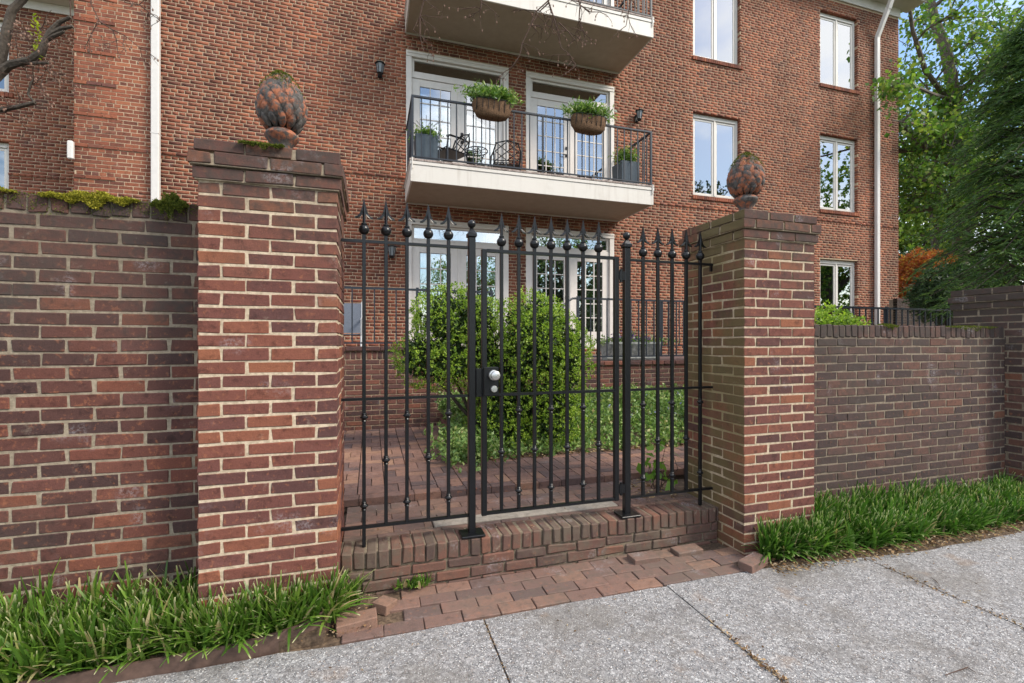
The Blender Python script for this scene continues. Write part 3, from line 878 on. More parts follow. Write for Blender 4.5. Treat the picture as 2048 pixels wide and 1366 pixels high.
for x, lb in ((0.609,'black square post between the left fence panel and the gate lock'),(1.722,'black square post carrying the gate hinges')):
    PO = empty('gate_post', (x, GY, 0.249), lb, 'post')
    MB().cbox(x-0.0225,x+0.0225,GY-0.0225,GY+0.0225,0.26,2.13,0.004).build('shaft', M['iron'], PO)
    c = MB(); c.cbox(x-0.030,x+0.030,GY-0.030,GY+0.030,2.13,2.156,0.004)
    c.add([(x-0.026,GY-0.026,2.156),(x+0.026,GY-0.026,2.156),(x+0.026,GY+0.026,2.156),(x-0.026,GY+0.026,2.156),(x-0.01,GY-0.01,2.182),(x+0.01,GY-0.01,2.182),(x+0.01,GY+0.01,2.182),(x-0.01,GY+0.01,2.182)],
          [(4,5,6,7),(0,1,5,4),(1,2,6,5),(2,3,7,6),(3,0,4,7)])
    c.build('cap', M['iron'], PO)
    MB().lathe([(0.010,2.178),(0.014,2.184),(0.010,2.190)] + sphere_prof(0.0265,2.215,10)[1:], (x,GY,0), 18).build('ball', M['iron'], PO, True)
    b = MB(); b.cbox(x-0.075,x+0.075,GY-0.072,GY+0.05,0.250,0.264,0.003)
    b.build('base_plate', M['iron'], PO)

# ================================================================== terracotta pine cone finials
def finial(cx, cy, z0, rz, label):
    root = empty('pine_cone_finial', (cx,cy,z0), label, 'finial', 'finials on the gate pillars')
    MB().lathe([(0.095,0.0),(0.098,0.02),(0.085,0.035),(0.06,0.055),(0.045,0.09),(0.048,0.125),(0.07,0.150),(0.088,0.172),(0.090,0.182),(0.080,0.20),(0.058,0.218)], (cx,cy,z0), 28).build('pedestal', M['terra'], root, True)
    H, zb = 0.325, 0.212
    def rad(t):
        return 0.130*math.sin(math.pi*min(max(0.09+t*0.915,0),1))**0.62 * (1.06-0.28*t)
    prof = [(max(rad(i/16)-0.012,0.004), z0+zb+H*i/16*0.985) for i in range(17)]
    MB().lathe(prof, (cx,cy,0), 28).build('cone_body', M['terra_gap'], root, True)
    rows = [(0.10,12),(0.24,12),(0.39,12),(0.54,11),(0.68,10),(0.81,8),(0.92,6)]
    for ri, (t, n) in enumerate(rows):
        r = rad(t); r2 = rad(min(t+0.10,1)); zc = zb+H*t
        w = 2*math.pi*r/n*0.525; h = 0.046 if ri < 5 else 0.032
        vs = [(0,-0.014,0.2*h)]; fs = []
        for ring, (q, dp) in enumerate(((0.60,-0.0105),(1.0,0.004))):
            for k in range(10):
                a = 2*math.pi*k/10
                vx, vz = math.cos(a), math.sin(a)
                if vz > 0: vz = vz**0.8 if vz < 1 else 1
                vs.append((vx*w*q*(1 if vz>-0.2 else 0.75), dp-(0.002 if vz > 0 else 0), vz*h*q))
        for k in range(10):
            k2 = (k+1) % 10
            fs.append((0,1+k,1+k2)); fs.append((1+k,11+k,11+k2,1+k2))
        sc = MB(); sc.v = vs; sc.f = [tuple(reversed(f)) for f in fs]
        me = shared(sc, 'scale', M['terra'])
        slope = math.atan2(r - r2, H*0.10)
        for k in range(n):
            a = 2*math.pi*(k + 0.5*(ri % 2))/n + rz
            o = link('scale', me, (cx+math.sin(a)*r*0.985, cy-math.cos(a)*r*0.985, z0+zc), root)
            o.rotation_euler = (-slope*0.9+0.20*(1-t)**1.5, 0, a)
    mo = []
    n = 3800
    u = rng.uniform(0.55,1.0,n); a = rng.uniform(0,2*math.pi,n)
    keep = rng.random(n) < np.clip((u-0.55)*2.0,0,1)*(0.25+0.75*(np.sin(a*3+rz+u*9)>-0.1))
    u, a = u[keep], a[keep]
    rr = np.array([rad(t) for t in u])
    P = np.stack([cx+np.sin(a)*(rr+0.013), cy-np.cos(a)*(rr+0.013), z0+zb+H*u+0.008], 1)
    A = np.stack([np.sin(a),-np.cos(a),np.full(len(a),1.1)],1) + rng.normal(size=(len(a),3))*0.5
    quads('moss', leaves(P, A, rng.uniform(0.006,0.014,len(P)), 0.005), M['lf_mossd'], root, kind='stuff')
    return root
finial(-0.486, 2.886, 2.45, 0.2, 'orange and grey terracotta pine cone finial on the taller sunlit left pillar')
finial(2.763, 2.871, 2.375, 0.9, 'dark mossy terracotta pine cone finial on the algae stained right pillar')
# ================================================================== apartment building
FY = 9.75                       # facade plane
BX0, BX1, BZ0, BZ1 = -4.875, 15.02, 0.2, 11.12
HB = empty('apartment_building', (5.0, FY, 0.2), 'three storey red brick apartment building with white french doors and two balconies', 'building')
doors = []      # (x0,x1,z0,z1)
for z0, z1 in ((1.305,4.02),(4.74,7.50),(8.24,10.98)):
    for x0, x1 in ((0.69,2.90),(3.307,5.514)):
        doors.append((x0,x1,z0,z1))
wins = []
for z0, z1 in ((1.67,3.78),(5.16,7.265),(8.66,10.72)):
    for x0, x1 in ((7.745,9.20),(11.95,13.36)):
        wins.append((x0,x1,z0,z1))
LWY = 11.9                      # recessed left wing
lwins = [(-8.6,-7.02,6.51,7.97),(-8.6,-7.02,3.4,5.52)]

def core_plane(mb, x0, x1, z0, z1, ops, y, reveal=0.14):
    xs = sorted({x0,x1}|{v for o in ops for v in o[:2]}); zs = sorted({z0,z1}|{v for o in ops for v in o[2:]})
    for i in range(len(xs)-1):
        for k in range(len(zs)-1):
            cx, cz = (xs[i]+xs[i+1])/2, (zs[k]+zs[k+1])/2
            if any(o[0]<cx<o[1] and o[2]<cz<o[3] for o in ops): continue
            mb.add([(xs[i],y,zs[k]),(xs[i+1],y,zs[k]),(xs[i+1],y,zs[k+1]),(xs[i],y,zs[k+1])], [(0,1,2,3)])
    for a,b,c,d in ops:
        e = 0.006; a-=e; b+=e; c-=e; d+=e
        Y = y+reveal
        mb.add([(a,y,c),(a,Y,c),(a,Y,d),(a,y,d)], [(0,3,2,1)])
        mb.add([(b,y,c),(b,Y,c),(b,Y,d),(b,y,d)], [(0,1,2,3)])
        mb.add([(a,y,c),(b,y,c),(b,Y,c),(a,Y,c)], [(0,1,2,3)])
        mb.add([(a,y,d),(b,y,d),(b,Y,d),(a,Y,d)], [(0,3,2,1)])
core = MB()
core_plane(core, BX0+0.006, BX1-0.006, BZ0, BZ1, doors+wins, FY+0.0022)
# returns, rear and top, and the recessed wing
core.add([(BX0+0.006,FY+0.007,BZ0),(BX0+0.006,LWY+6,BZ0),(BX0+0.006,LWY+6,BZ1),(BX0+0.006,FY+0.007,BZ1)], [(0,3,2,1)])
core.add([(BX1-0.006,FY+0.007,BZ0),(BX1-0.006,LWY+6,BZ0),(BX1-0.006,LWY+6,BZ1),(BX1-0.006,FY+0.007,BZ1)], [(0,1,2,3)])
core.add([(BX0,LWY+6,BZ0),(BX1,LWY+6,BZ0),(BX1,LWY+6,BZ1),(BX0,LWY+6,BZ1)], [(0,3,2,1)])
core_plane(core, -13.0, BX0+0.004, BZ0, 8.30, lwins, LWY+0.0022)
core.build('wall', M['mort_house'], HB)

hb = []          # all facade bricks (x0,x1,z0,z1,front y)
def lay(x0, x1, z0, z1, ops, y, quoin=None):
    n = int((z1-z0)/CH)
    for k in range(n):
        za = z0 + k*CH; zb_ = za + 0.0558; zm = (za+zb_)/2
        blocked = sorted((o[0],o[1]) for o in ops if o[2]-0.02 < zm < o[3]+0.01)
        free = []; cur = x0
        for a, b in blocked:
            free.append((cur, a)); cur = b
        free.append((cur, x1))
        head = (k % 6 == 3)
        L = 0.0962 if head else BL-0.001
        pit = L + 0.0125
        belt = abs(zm - 4.85) < CH*0.5
        for a, b in free:
            x = x0 - (pit*0.5 if k % 2 else 0) - (k*0.37 % 0.05)
            while x < b:
                p, q = max(x, a), min(x+L, b)
                if q - p > 0.03:
                    yy = y
                    if quoin and q < quoin:
                        yy = y - (0.018 if k % 8 == 2 else 0.003)
                    elif belt: yy = y - 0.014
                    hb.append((p, q, za, zb_, yy+random.uniform(-0.0008,0.0008)))
                x += pit
lay(BX0, BX1, 0.9, BZ1, doors+wins, FY, quoin=-4.14)
lay(-9.6, BX0-0.004, 2.6, 8.30, lwins, LWY)
def key(b):
    px, py = proj((b[0]+b[1])/2, b[4], (b[2]+b[3])/2)
    ok = 150 < px < 700 and 2 < py < 385 and not (385 < px and py > 270) and b[4] < 11 and not (300 < px < 330) and b[1]-b[0] > 0.05
    return (0 if ok else 1, depth(b[0], b[4]))
hb.sort(key=key)
for b in hb[:300]:
    brick(HB, b[0], b[1], b[4], b[4]+0.1, b[2], b[3], M['brick_house'], j=0.0012, tilt=0.002, out=0.0, c=0.0015)
V = []
rr = random.Random(3)
for b in hb[300:]:
    x0, x1, z0, z1, y = b
    j = lambda: rr.uniform(-0.002,0.002)
    A = [(x0+j(),y,z0+j()),(x1+j(),y,z0+j()),(x1+j(),y,z1+j()),(x0+j(),y,z1+j())]
    V.append(A + [(p[0],y+0.1,p[2]) for p in A])
V = np.array(V, dtype=np.float32)
nb = len(V)
FI = np.array([[0,1,2,3],[1,5,6,2],[4,0,3,7],[3,2,6,7],[4,5,1,0]])
faces = (np.arange(nb)[:,None,None]*8 + FI[None]).reshape(-1,4)
me = bpy.data.meshes.new('brickwork')
P = V.reshape(-1,3); c0 = np.array([5.0,FY,0.2], dtype=np.float32)
nf = len(faces)
me.vertices.add(len(P)); me.loops.add(4*nf); me.polygons.add(nf)
me.vertices.foreach_set('co', (P-c0).ravel())
me.loops.foreach_set('vertex_index', faces.ravel().astype(np.int32))
me.polygons.foreach_set('loop_start', np.arange(0,4*nf,4,dtype=np.int32))
me.polygons.foreach_set('loop_total', np.full(nf,4,dtype=np.int32))
me.update(calc_edges=True); me.materials.append(M['brick_house'])
o = link('brickwork', me, c0, HB); o['kind'] = 'stuff'

def room(x0, x1, z0, z1, y, d=1.6):
    a,b,c,e = x0-0.5, x1+0.5, z0-0.3, z1+0.25
    m = MB()
    Y0, Y1 = y+0.16, y+d
    m.add([(a,Y0,c),(b,Y0,c),(b,Y0,e),(a,Y0,e),(a,Y1,c),(b,Y1,c),(b,Y1,e),(a,Y1,e)],
          [(4,5,6,7),(0,1,5,4),(1,2,6,5),(2,3,7,6),(3,0,4,7)])
    return m.build('room', M['room'], HB)
def drape(x0, x1, z0, z1, y, mat, waves, name, parent):
    n = max(6, int((x1-x0)/0.02)); vs = []; fs = []
    for i in range(n+1):
        x = x0+(x1-x0)*i/n
        d = 0.018*math.sin(i/n*waves*2*math.pi) + 0.006*math.sin(i*1.7)
        vs += [(x,y+d,z0),(x,y+d,z1)]
    for i in range(n): fs.append((2*i,2*i+2,2*i+3,2*i+1))
    m = MB(); m.add(vs, fs)
    return m.build(name, mat, parent, True)

def window(x0, x1, z0, z1, y, cover=None):
    m = MB()
    f, Y0, Y1 = 0.075, y+0.085, y+0.155
    m.cbox(x0,x0+f,Y0,Y1,z0,z1); m.cbox(x1-f,x1,Y0,Y1,z0,z1)
    m.cbox(x0+f,x1-f,Y0+0.003,Y1,z1-f,z1); m.cbox(x0+f,x1-f,Y0+0.003,Y1,z0,z0+0.05)
    m.cbox(x0+f,x1-f,Y0-0.012,Y0+0.02,z1-0.11,z1-f-0.002)
    xm = (x0+x1)/2
    m.cbox(xm-0.028,xm+0.028,Y0-0.006,Y1,z0+0.05,z1-0.11)
    s = 0.05
    for a, b in ((x0+f+0.006,xm-0.030),(xm+0.030,x1-f-0.006)):
        c, d = z0+0.056, z1-0.116
        m.cbox(a,a+s,Y0+0.012,Y0+0.05,c,d); m.cbox(b-s,b,Y0+0.012,Y0+0.05,c,d)
        m.cbox(a+s,b-s,Y0+0.014,Y0+0.048,c,c+s); m.cbox(a+s,b-s,Y0+0.014,Y0+0.048,d-s,d)
    w = m.build('window', M['white'], HB)
    for a, b in ((x0+f+0.05,xm-0.075),(xm+0.075,x1-f-0.05)):
        MB().box(a,b,Y0+0.026,Y0+0.034,z0+0.10,z1-0.16).build('pane', M['glass'], w)
    sl = MB()
    xx = x0 - 0.02
    while xx < x1 + 0.04:
        sl.box(xx, xx+0.058, y-0.035, y+0.082, z0-0.098, z0-0.006); xx += 0.0675
    sl.build('sill', M['brick_house'], w)
    if cover == 'blind':
        MB().box(x0+0.1,x1-0.1,Y1+0.05,Y1+0.056,z0+0.55,z1-0.1).build('blind', M['blind'], w)
    elif cover == 'sheer':
        drape(xm+0.25,x1-0.06,z0,z1-0.05,Y1+0.12,M['curtain'],7,'curtain',w)
    elif cover == 'reflection':
        MB().box(x0+0.1,x1-0.1,Y1+0.05,Y1+0.058,z0+0.35,z1-0.75).build('blind', M['reflection'], w)  # olive panel put in for mirrored trees, not a hung blind
        drape(x1-0.30,x1-0.09,z0,z1-0.05,Y1+0.14,M['curtain'],3,'curtain',w)
    room(x0,x1,z0,z1,y)
    return w
cov = [None, 'sheer', 'blind', 'reflection', 'sheer', None]
for w, c in zip(wins, cov): window(*w, FY, c)
for w in lwins: window(*w, LWY, 'blind' if w[2] < 5 else None)

def door_unit(x0, x1, z0, z1, y, lever, curtain=None):
    m = MB()
    e = 0.115
    Y0 = y-0.012; Y1 = y+0.13
    m.cbox(x0,x0+e,Y0,Y1,z0,z1-e); m.cbox(x1-e,x1,Y0,Y1,z0,z1-e)
    m.cbox(x0,x1,Y0-0.01,Y1,z1-e,z1)
    m.cbox(x0+0.02,x1-0.02,Y0-0.022,Y0+0.004,z1-0.05,z1-0.012)
    zt = z1-e-0.36      # underside of transom rail
    m.cbox(x0+e,x1-e,Y0+0.03,Y1-0.004,zt-0.055,zt+0.04)
    a, b = x0+e+0.004, x1-e-0.004
    for p, q, r, s in ((a,a+0.05,zt+0.042,z1-e-0.003),(b-0.05,b,zt+0.042,z1-e-0.003),(a+0.05,b-0.05,zt+0.042,zt+0.085),(a+0.05,b-0.05,z1-e-0.05,z1-e-0.003)):
        m.cbox(p,q,Y0+0.045,Y1-0.02,r,s)
    m.cbox(x0+e,x1-e,Y0+0.02,Y1,z0,z0+0.03)
    fr = m.build('door_frame', M['door'], HB)
    MB().box(a+0.05,b-0.05,Y0+0.075,Y0+0.083,zt+0.085,z1-e-0.05).build('transom_pane', M['glass'], fr)
    xm = (x0+x1)/2
    for side, (p, q) in enumerate(((a,xm-0.003),(xm+0.003,b))):
        d = MB()
        D0, D1 = Y0+0.05, Y0+0.095
        zl, zh = z0+0.034, zt-0.060
        st, br, tr = 0.165, 0.36, 0.15
        d.cbox(p,p+st,D0,D1,zl,zh); d.cbox(q-st,q,D0,D1,zl,zh)
        d.cbox(p+st,q-st,D0+0.001,D1-0.001,zl,zl+br); d.cbox(p+st,q-st,D0+0.001,D1-0.001,zh-tr,zh)
        if side == 0: d.cbox(q-0.02,q+0.028,D0-0.016,D0-0.001,zl,zh)
        gx0, gx1, gz0, gz1 = p+st, q-st, zl+br, zh-tr
        for i in (1,2):
            xx = gx0+(gx1-gx0)*i/3; d.box(xx-0.010,xx+0.010,D0+0.006,D1-0.006,gz0,gz1)
        for i in (1,2,3,4):
            zz = gz0+(gz1-gz0)*i/5; d.box(gx0,gx1,D0+0.008,D1-0.008,zz-0.010,zz+0.010)
        lf = d.build('door', M['door'], HB)
        pw, ph = (gx1-gx0)/3, (gz1-gz0)/5
        pane = None
        for i in range(3):
            for k in range(5):
                mm = MB().box(-pw/2+0.0105,pw/2-0.0105,-0.003,0.003,-ph/2+0.0105,ph/2-0.0105)
                if pane is None: pane = shared(mm, 'pane', M['glass'], False)
                link('pane', pane, (gx0+pw*(i+0.5), (D0+D1)/2, gz0+ph*(k+0.5)), lf)
        if side == lever:
            hx = p+0.07 if side == 1 else q-0.10
            sg = 1 if side == 1 else -1
            zz = zl+0.98
            h = MB(); h.cbox(hx-0.032,hx+0.032,D0-0.014,D0-0.001,zz-0.035,zz+0.035); h.cbox(hx-0.03,hx+0.03,D0-0.02,D0-0.001,zz+0.14,zz+0.20)
            h.tube([(hx,D0-0.012,zz),(hx,D0-0.055,zz),(hx+sg*0.12,D0-0.055,zz)], 0.009, 8)
            h.build('handle', M['castiron'], lf)
        if side == 0 and curtain:
            drape(p+0.12,p+0.42,z0+0.05,z1-0.5,Y1+0.10,M['curtain'],6,'curtain',lf)
    room(x0,x1,z0,z1,y)
    return fr
for i, d in enumerate(doors):
    fr = door_unit(*d, FY, 1 if i % 2 == 0 else 0, curtain=(i in (0,)))
    if i == 2: drape(d[0]+0.18, d[0]+0.85, d[3]-0.55, d[3]-0.12, FY+0.22, M['curtain'], 5, 'curtain', fr)

# cornices, gutters, roof, downspouts
m = MB()
m.cbox(BX0-0.02,BX1+0.03,FY-0.035,FY-0.004,BZ1-0.02,BZ1+0.24)
m.cbox(BX0-0.02,BX1+0.42,FY-0.42,FY+0.05,BZ1+0.242,BZ1+0.30)
m.cbox(BX0-0.02,BX1+0.46,FY-0.46,FY-0.421,BZ1+0.235,BZ1+0.40)
m.cbox(BX0-0.02,BX1+0.54,FY-0.55,FY-0.462,BZ1+0.29,BZ1+0.42)
m.build('cornice', M['white'], HB)
m = MB()
m.add([(BX0-0.4,FY-0.5,BZ1+0.43),(BX1+0.5,FY-0.5,BZ1+0.43),(BX1-3,FY+4.5,BZ1+2.4),(BX0+3,FY+4.5,BZ1+2.4),(BX1+0.5,LWY+7,BZ1+0.43),(BX0-0.4,LWY+7,BZ1+0.43)],
      [(0,1,2,3),(1,4,2),(4,5,3,2),(5,0,3)])
m.build('roof', M['roof'], HB)
m = MB()
zc_ = 8.27
m.cbox(-13,BX0-0.01,LWY-0.03,LWY-0.003,zc_,zc_+0.17)
m.cbox(-13,BX0-0.01,LWY-0.30,LWY-0.0,zc_+0.172,zc_+0.21)
m.build('cornice', M['white'], HB)
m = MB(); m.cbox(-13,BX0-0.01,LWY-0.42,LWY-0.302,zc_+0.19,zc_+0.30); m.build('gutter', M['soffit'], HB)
m = MB(); m.add([(-13,LWY-0.35,zc_+0.31),(BX0-0.01,LWY-0.35,zc_+0.31),(BX0-0.01,LWY+5,zc_+2.6),(-13,LWY+5,zc_+2.6)], [(0,1,2,3)]); m.build('roof', M['roof'], HB)
m = MB()
x = -3.66; m.cbox(x-0.062,x+0.062,FY-0.125,FY-0.035,0.3,BZ1+0.20,0.012)
for z in (3.2,5.15,7.2): m.cbox(x-0.066,x+0.066,FY-0.129,FY-0.012,z,z+0.012,0.002)
m.build('downspout', M['pipe'], HB)
m = MB()
x = 14.03
m.cbox(x-0.062,x+0.062,FY-0.125,FY-0.035,0.3,10.30,0.012)
m.bar((x,FY-0.08,10.28),(x+0.06,FY-0.34,10.98),0.12,0.09); m.bar((x+0.06,FY-0.34,10.95),(x+0.06,FY-0.5,11.36),0.12,0.09)
for z in (2.0,4.6,6.0,8.6): m.cbox(x-0.066,x+0.066,FY-0.129,FY-0.012,z,z+0.012,0.002)
m.build('downspout', M['pipe'], HB)
# small white louvre cover on the corner of the projecting wing
tag(MB().cbox(-4.93,-4.845,FY-0.10,FY-0.032,4.57,4.88,0.02).build('vent_cover', M['pipe']), 'narrow white cover fixed to the outer corner of the red brick building', 'vent')

# balconies
def balcony(zb_):
    m = MB()
    x0, x1, y0, y1 = 0.668, 5.648, 8.346, FY-0.016
    m.cbox(x0,x1,y0,y0+0.03,zb_,zb_+0.30); m.cbox(x0,x0+0.03,y0+0.031,y1,zb_+0.0015,zb_+0.30); m.cbox(x1-0.03,x1,y0+0.031,y1,zb_+0.0015,zb_+0.30)
    m.cbox(x0-0.012,x1+0.012,y0-0.012,y0+0.04,zb_+0.302,zb_+0.365); m.cbox(x0-0.012,x0+0.03,y0+0.041,y1,zb_+0.302,zb_+0.364); m.cbox(x1-0.03,x1+0.012,y0+0.041,y1,zb_+0.302,zb_+0.364)
    m.cbox(x0+0.03,x1-0.03,y1-0.04,y1,zb_-0.012,zb_+0.02)
    b = m.build('balcony', M['fascia'], HB)
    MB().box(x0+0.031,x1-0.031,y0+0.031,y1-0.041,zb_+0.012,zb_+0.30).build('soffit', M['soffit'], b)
    lg = MB(); x = x0-0.02
    while x < x1:
        xe = min(x+0.30, x1+0.02); lg.cbox(x,xe-0.004,y0-0.02,y1,zb_+0.367,zb_+0.405,0.004); x += 0.30
    lg.build('ledge', M['ledge'], b)
    for x in (x0+0.03, x1-0.03):
        k = MB(); k.cbox(x-0.012,x+0.012,y0-0.028,y0-0.001-0.012,zb_+0.22,zb_+0.42); k.build('bracket', M['white'], b)
    return zb_+0.405
def railing(zf, label):
    root = empty('balcony_railing', (3.16, 8.39, zf), label, 'railing')
    x0, x1, y0, y1 = 0.705, 5.61, 8.385, FY
    zt, zb_ = zf+1.13, zf+0.055
    for z, h, w in ((zt,0.032,0.042),(zb_,0.022,0.034)):
        n = 'top_rail' if z == zt else 'bottom_rail'
        MB().bar((x0,y0,z),(x1,y0,z),w,h).build(n, M['iron_blue'], root)
        for x in (x0, x1): MB().bar((x,y0+w/2+0.001,z),(x,y1-0.005,z),w,h).build(n, M['iron_blue'], root)
    for x in (x0, x1): MB().bar((x,y0,zf),(x,y0,zt+0.014),0.040).build('post', M['iron_blue'], root)
    MB().bar((3.19,y0,zf),(3.19,y0,zt-0.017),0.034).build('post', M['iron_blue'], root)
    bal = shared(MB().box(-0.0095,0.0095,-0.0095,0.0095,zb_+0.0115-zf,zt-0.0165-zf), 'baluster', M['iron_blue'], False)
    n = 31
    for i in range(1, n):
        x = x0+(x1-x0)*i/n
        if abs(x-3.19) > 0.06: link('baluster', bal, (x,y0,zf), root)
    for x in (x0, x1):
        for i in range(1, 9): link('baluster', bal, (x,y0+(y1-y0)*i/9,zf), root)
    return root
zf2 = balcony(2.852+EYE)
railing(zf2, 'dark blue grey railing of the lower balcony with hanging baskets')
zf3 = balcony(6.355+EYE)
railing(zf3, 'dark blue grey railing of the upper balcony under the eaves')

# wall lanterns
def lantern(x, z, label):
    root = empty('wall_lantern', (x, FY, z), label, 'lantern')
    y = FY-0.15
    m = MB(); m.lathe([(0.02,0.10),(0.105,0.075),(0.11,0.065),(0.085,0.06)], (x,y,z), 6); m.lathe([(0.004,0.165),(0.014,0.15),(0.006,0.135),(0.035,0.10),(0.02,0.098)], (x,y,z), 6)
    m.build('roof_cap', M['castiron'], root)
    m = MB()
    for k in range(6):
        a = math.pi/3*k
        m.bar((x+0.082*math.cos(a),y+0.082*math.sin(a),z+0.062),(x+0.052*math.cos(a),y+0.052*math.sin(a),z-0.115),0.010)
    m.lathe([(0.058,-0.115),(0.062,-0.125),(0.04,-0.14),(0.02,-0.165),(0.004,-0.175)], (x,y,z), 6)
    m.tube([(x,y+0.03,z-0.13),(x,y+0.09,z-0.15),(x,FY-0.01,z-0.06)], 0.012, 6)
    m.cbox(x-0.045,x+0.045,FY-0.03,FY-0.004,z-0.14,z+0.02)
    m.build('cage', M['castiron'], root)
    MB().lathe([(0.046,-0.112),(0.074,0.060)], (x,y,z), 6).build('glass', M['lampglass'], root)
lantern(0.17, 5.50+EYE, 'black wall lantern left of the balcony doors')
lantern(6.11, 5.42+EYE, 'black wall lantern right of the balcony doors')
lantern(0.40, 1.85+EYE, 'black wall lantern left of the ground floor doors')

# ------------------------------------------------------------------ things on the balcony
def tuft(parent, name, c, rad, n, L, mat, up=0.8, hw=0.25):
    c = np.array(c)
    P = c + rng.normal(size=(n,3))*np.array(rad)*0.55
    A = rdir(n) + np.array([0,0,up])
    return quads(name, leaves(P, A, rng.uniform(L*0.5,L*1.2,n), L*hw, droop=0.15), M[mat], parent)
def basket(x, label):
    y, z = 8.33, zf2+1.21
    root = empty('hanging_basket', (x,y,z-0.35), label, 'basket', 'coir baskets on the balcony rail')
    w, d, h = 0.375, 0.15, 0.30
    m = MB(); n = 20; rings = 8
    vs = []; fs = []
    for i in range(rings+1):
        t = i/rings*math.pi/2
        for k in range(n):
            a = 2*math.pi*k/n
            ca, sa = math.cos(a), math.sin(a)
            f = math.sin(max(t,0.05))**0.36
            wob = 1+0.05*math.sin(5*a+i)+rr.uniform(-0.025,0.025)
            vs.append((x+math.copysign(abs(ca)**0.6,ca)*w*f*wob, y+math.copysign(abs(sa)**0.7,sa)*d*f*wob, z-0.02-h*math.cos(t)))
    for i in range(rings):
        for k in range(n):
            k2 = (k+1) % n; fs.append((i*n+k,i*n+k2,(i+1)*n+k2,(i+1)*n+k))
    fs.append(tuple(range(n-1,-1,-1))); fs.append(tuple(range(rings*n,(rings+1)*n)))
    m.add(vs, fs); m.build('liner', M['coir'], root, True)
    wm = MB()
    for k in range(7):
        xx = x-w*0.84+w*1.68*k/6
        e = max(0.5,1-((xx-x)/w)**4*0.5)
        pts = [(xx,y-d*1.12*math.sin(t)*e, z-0.02-h*1.03*math.cos(t)*e) for t in (0,0.35,0.7,1.05,1.4,1.57)]
        wm.tube(pts, 0.0065, 5)
    wm.tube([(x+w*1.03*math.copysign(abs(math.cos(a))**0.6,math.cos(a)), y+d*1.08*math.sin(a), z-0.012) for a in [2*math.pi*k/24 for k in range(25)]], 0.007, 5)
    for s in (-0.2,0.2): wm.tube([(x+s,y+0.02,z-0.01),(x+s,y+0.09,z-0.02),(x+s,y+0.09,z-0.09)], 0.006, 5)
    wm.build('wire_frame', M['castiron'], root)
    tuft(root, 'foliage', (x,y,z+0.08), (w*1.0,d*1.15,0.11), 1700, 0.14, 'lf_pot', 0.9, 0.2)
    P = np.array([x,y,z+0.10])+rng.normal(size=(90,3))*np.array([0.2,0.07,0.05])
    quads('pale_foliage', leaves(P, rdir(90)+np.array([0,0,0.6]), 0.09, 0.04), leafpale, root)
leafpale = leaf_mat('lf_pale', [(0.0,G(0.30,0.36,0.32)),(1.0,G(0.55,0.60,0.55))], 0.3, 0.6)
basket(xat(984,8.33), 'coir basket with bushy bright ferny plants on the balcony rail by the left doors')
basket(xat(1177,8.33), 'coir basket with silvery and green plants on the balcony rail by the right doors')
def planter(x, y, label, spiky):
    root = empty('planter_box', (x,y,zf2), label, 'planter')
    m = MB(); h, w = 0.52, 0.205
    m.add([(x-w*0.92,y-w*0.92,zf2),(x+w*0.92,y-w*0.92,zf2),(x+w*0.92,y+w*0.92,zf2),(x-w*0.92,y+w*0.92,zf2),(x-w,y-w,zf2+h),(x+w,y-w,zf2+h),(x+w,y+w,zf2+h),(x-w,y+w,zf2+h),
           (x-w+0.03,y-w+0.03,zf2+h),(x+w-0.03,y-w+0.03,zf2+h),(x+w-0.03,y+w-0.03,zf2+h),(x-w+0.03,y+w-0.03,zf2+h),
           (x-w+0.03,y-w+0.03,zf2+h-0.06),(x+w-0.03,y-w+0.03,zf2+h-0.06),(x+w-0.03,y+w-0.03,zf2+h-0.06),(x-w+0.03,y+w-0.03,zf2+h-0.06)],
          [(0,3,2,1),(0,1,5,4),(1,2,6,5),(2,3,7,6),(3,0,4,7),(4,5,9,8),(5,6,10,9),(6,7,11,10),(7,4,8,11),(8,9,13,12),(9,10,14,13),(10,11,15,14),(11,8,12,15)])
    m.build('pot', M['slate'], root)
    MB().box(x-w+0.031,x+w-0.031,y-w+0.031,y+w-0.031,zf2+h-0.075,zf2+h-0.055).build('soil', M['soil'], root)
    tuft(root, 'foliage', (x,y-0.02,zf2+h+(0.04 if spiky else 0.13)), (0.19,0.19,0.09 if spiky else 0.14), 700, 0.10, 'lf_pot', 0.5, 0.3)
    if spiky:
        t = MB()
        for k in range(9):
            a = rr.uniform(0,6.28); L = rr.uniform(0.25,0.5)
            t.tube([(x,y,zf2+h),(x+math.cos(a)*L*0.35,y+math.sin(a)*L*0.3,zf2+h+L*0.6),(x+math.cos(a)*L*0.7,y+math.sin(a)*L*0.5,zf2+h+L*0.85)], [0.004,0.003,0.006], 4)
        t.build('seed_stalks', M['bark2'], root)
planter(0.975, 8.68, 'square blue grey planter with wispy seed stalks on the lower balcony', True)
planter(5.19, 8.70, 'square blue grey planter with a bushy lime plant on the lower balcony', False)

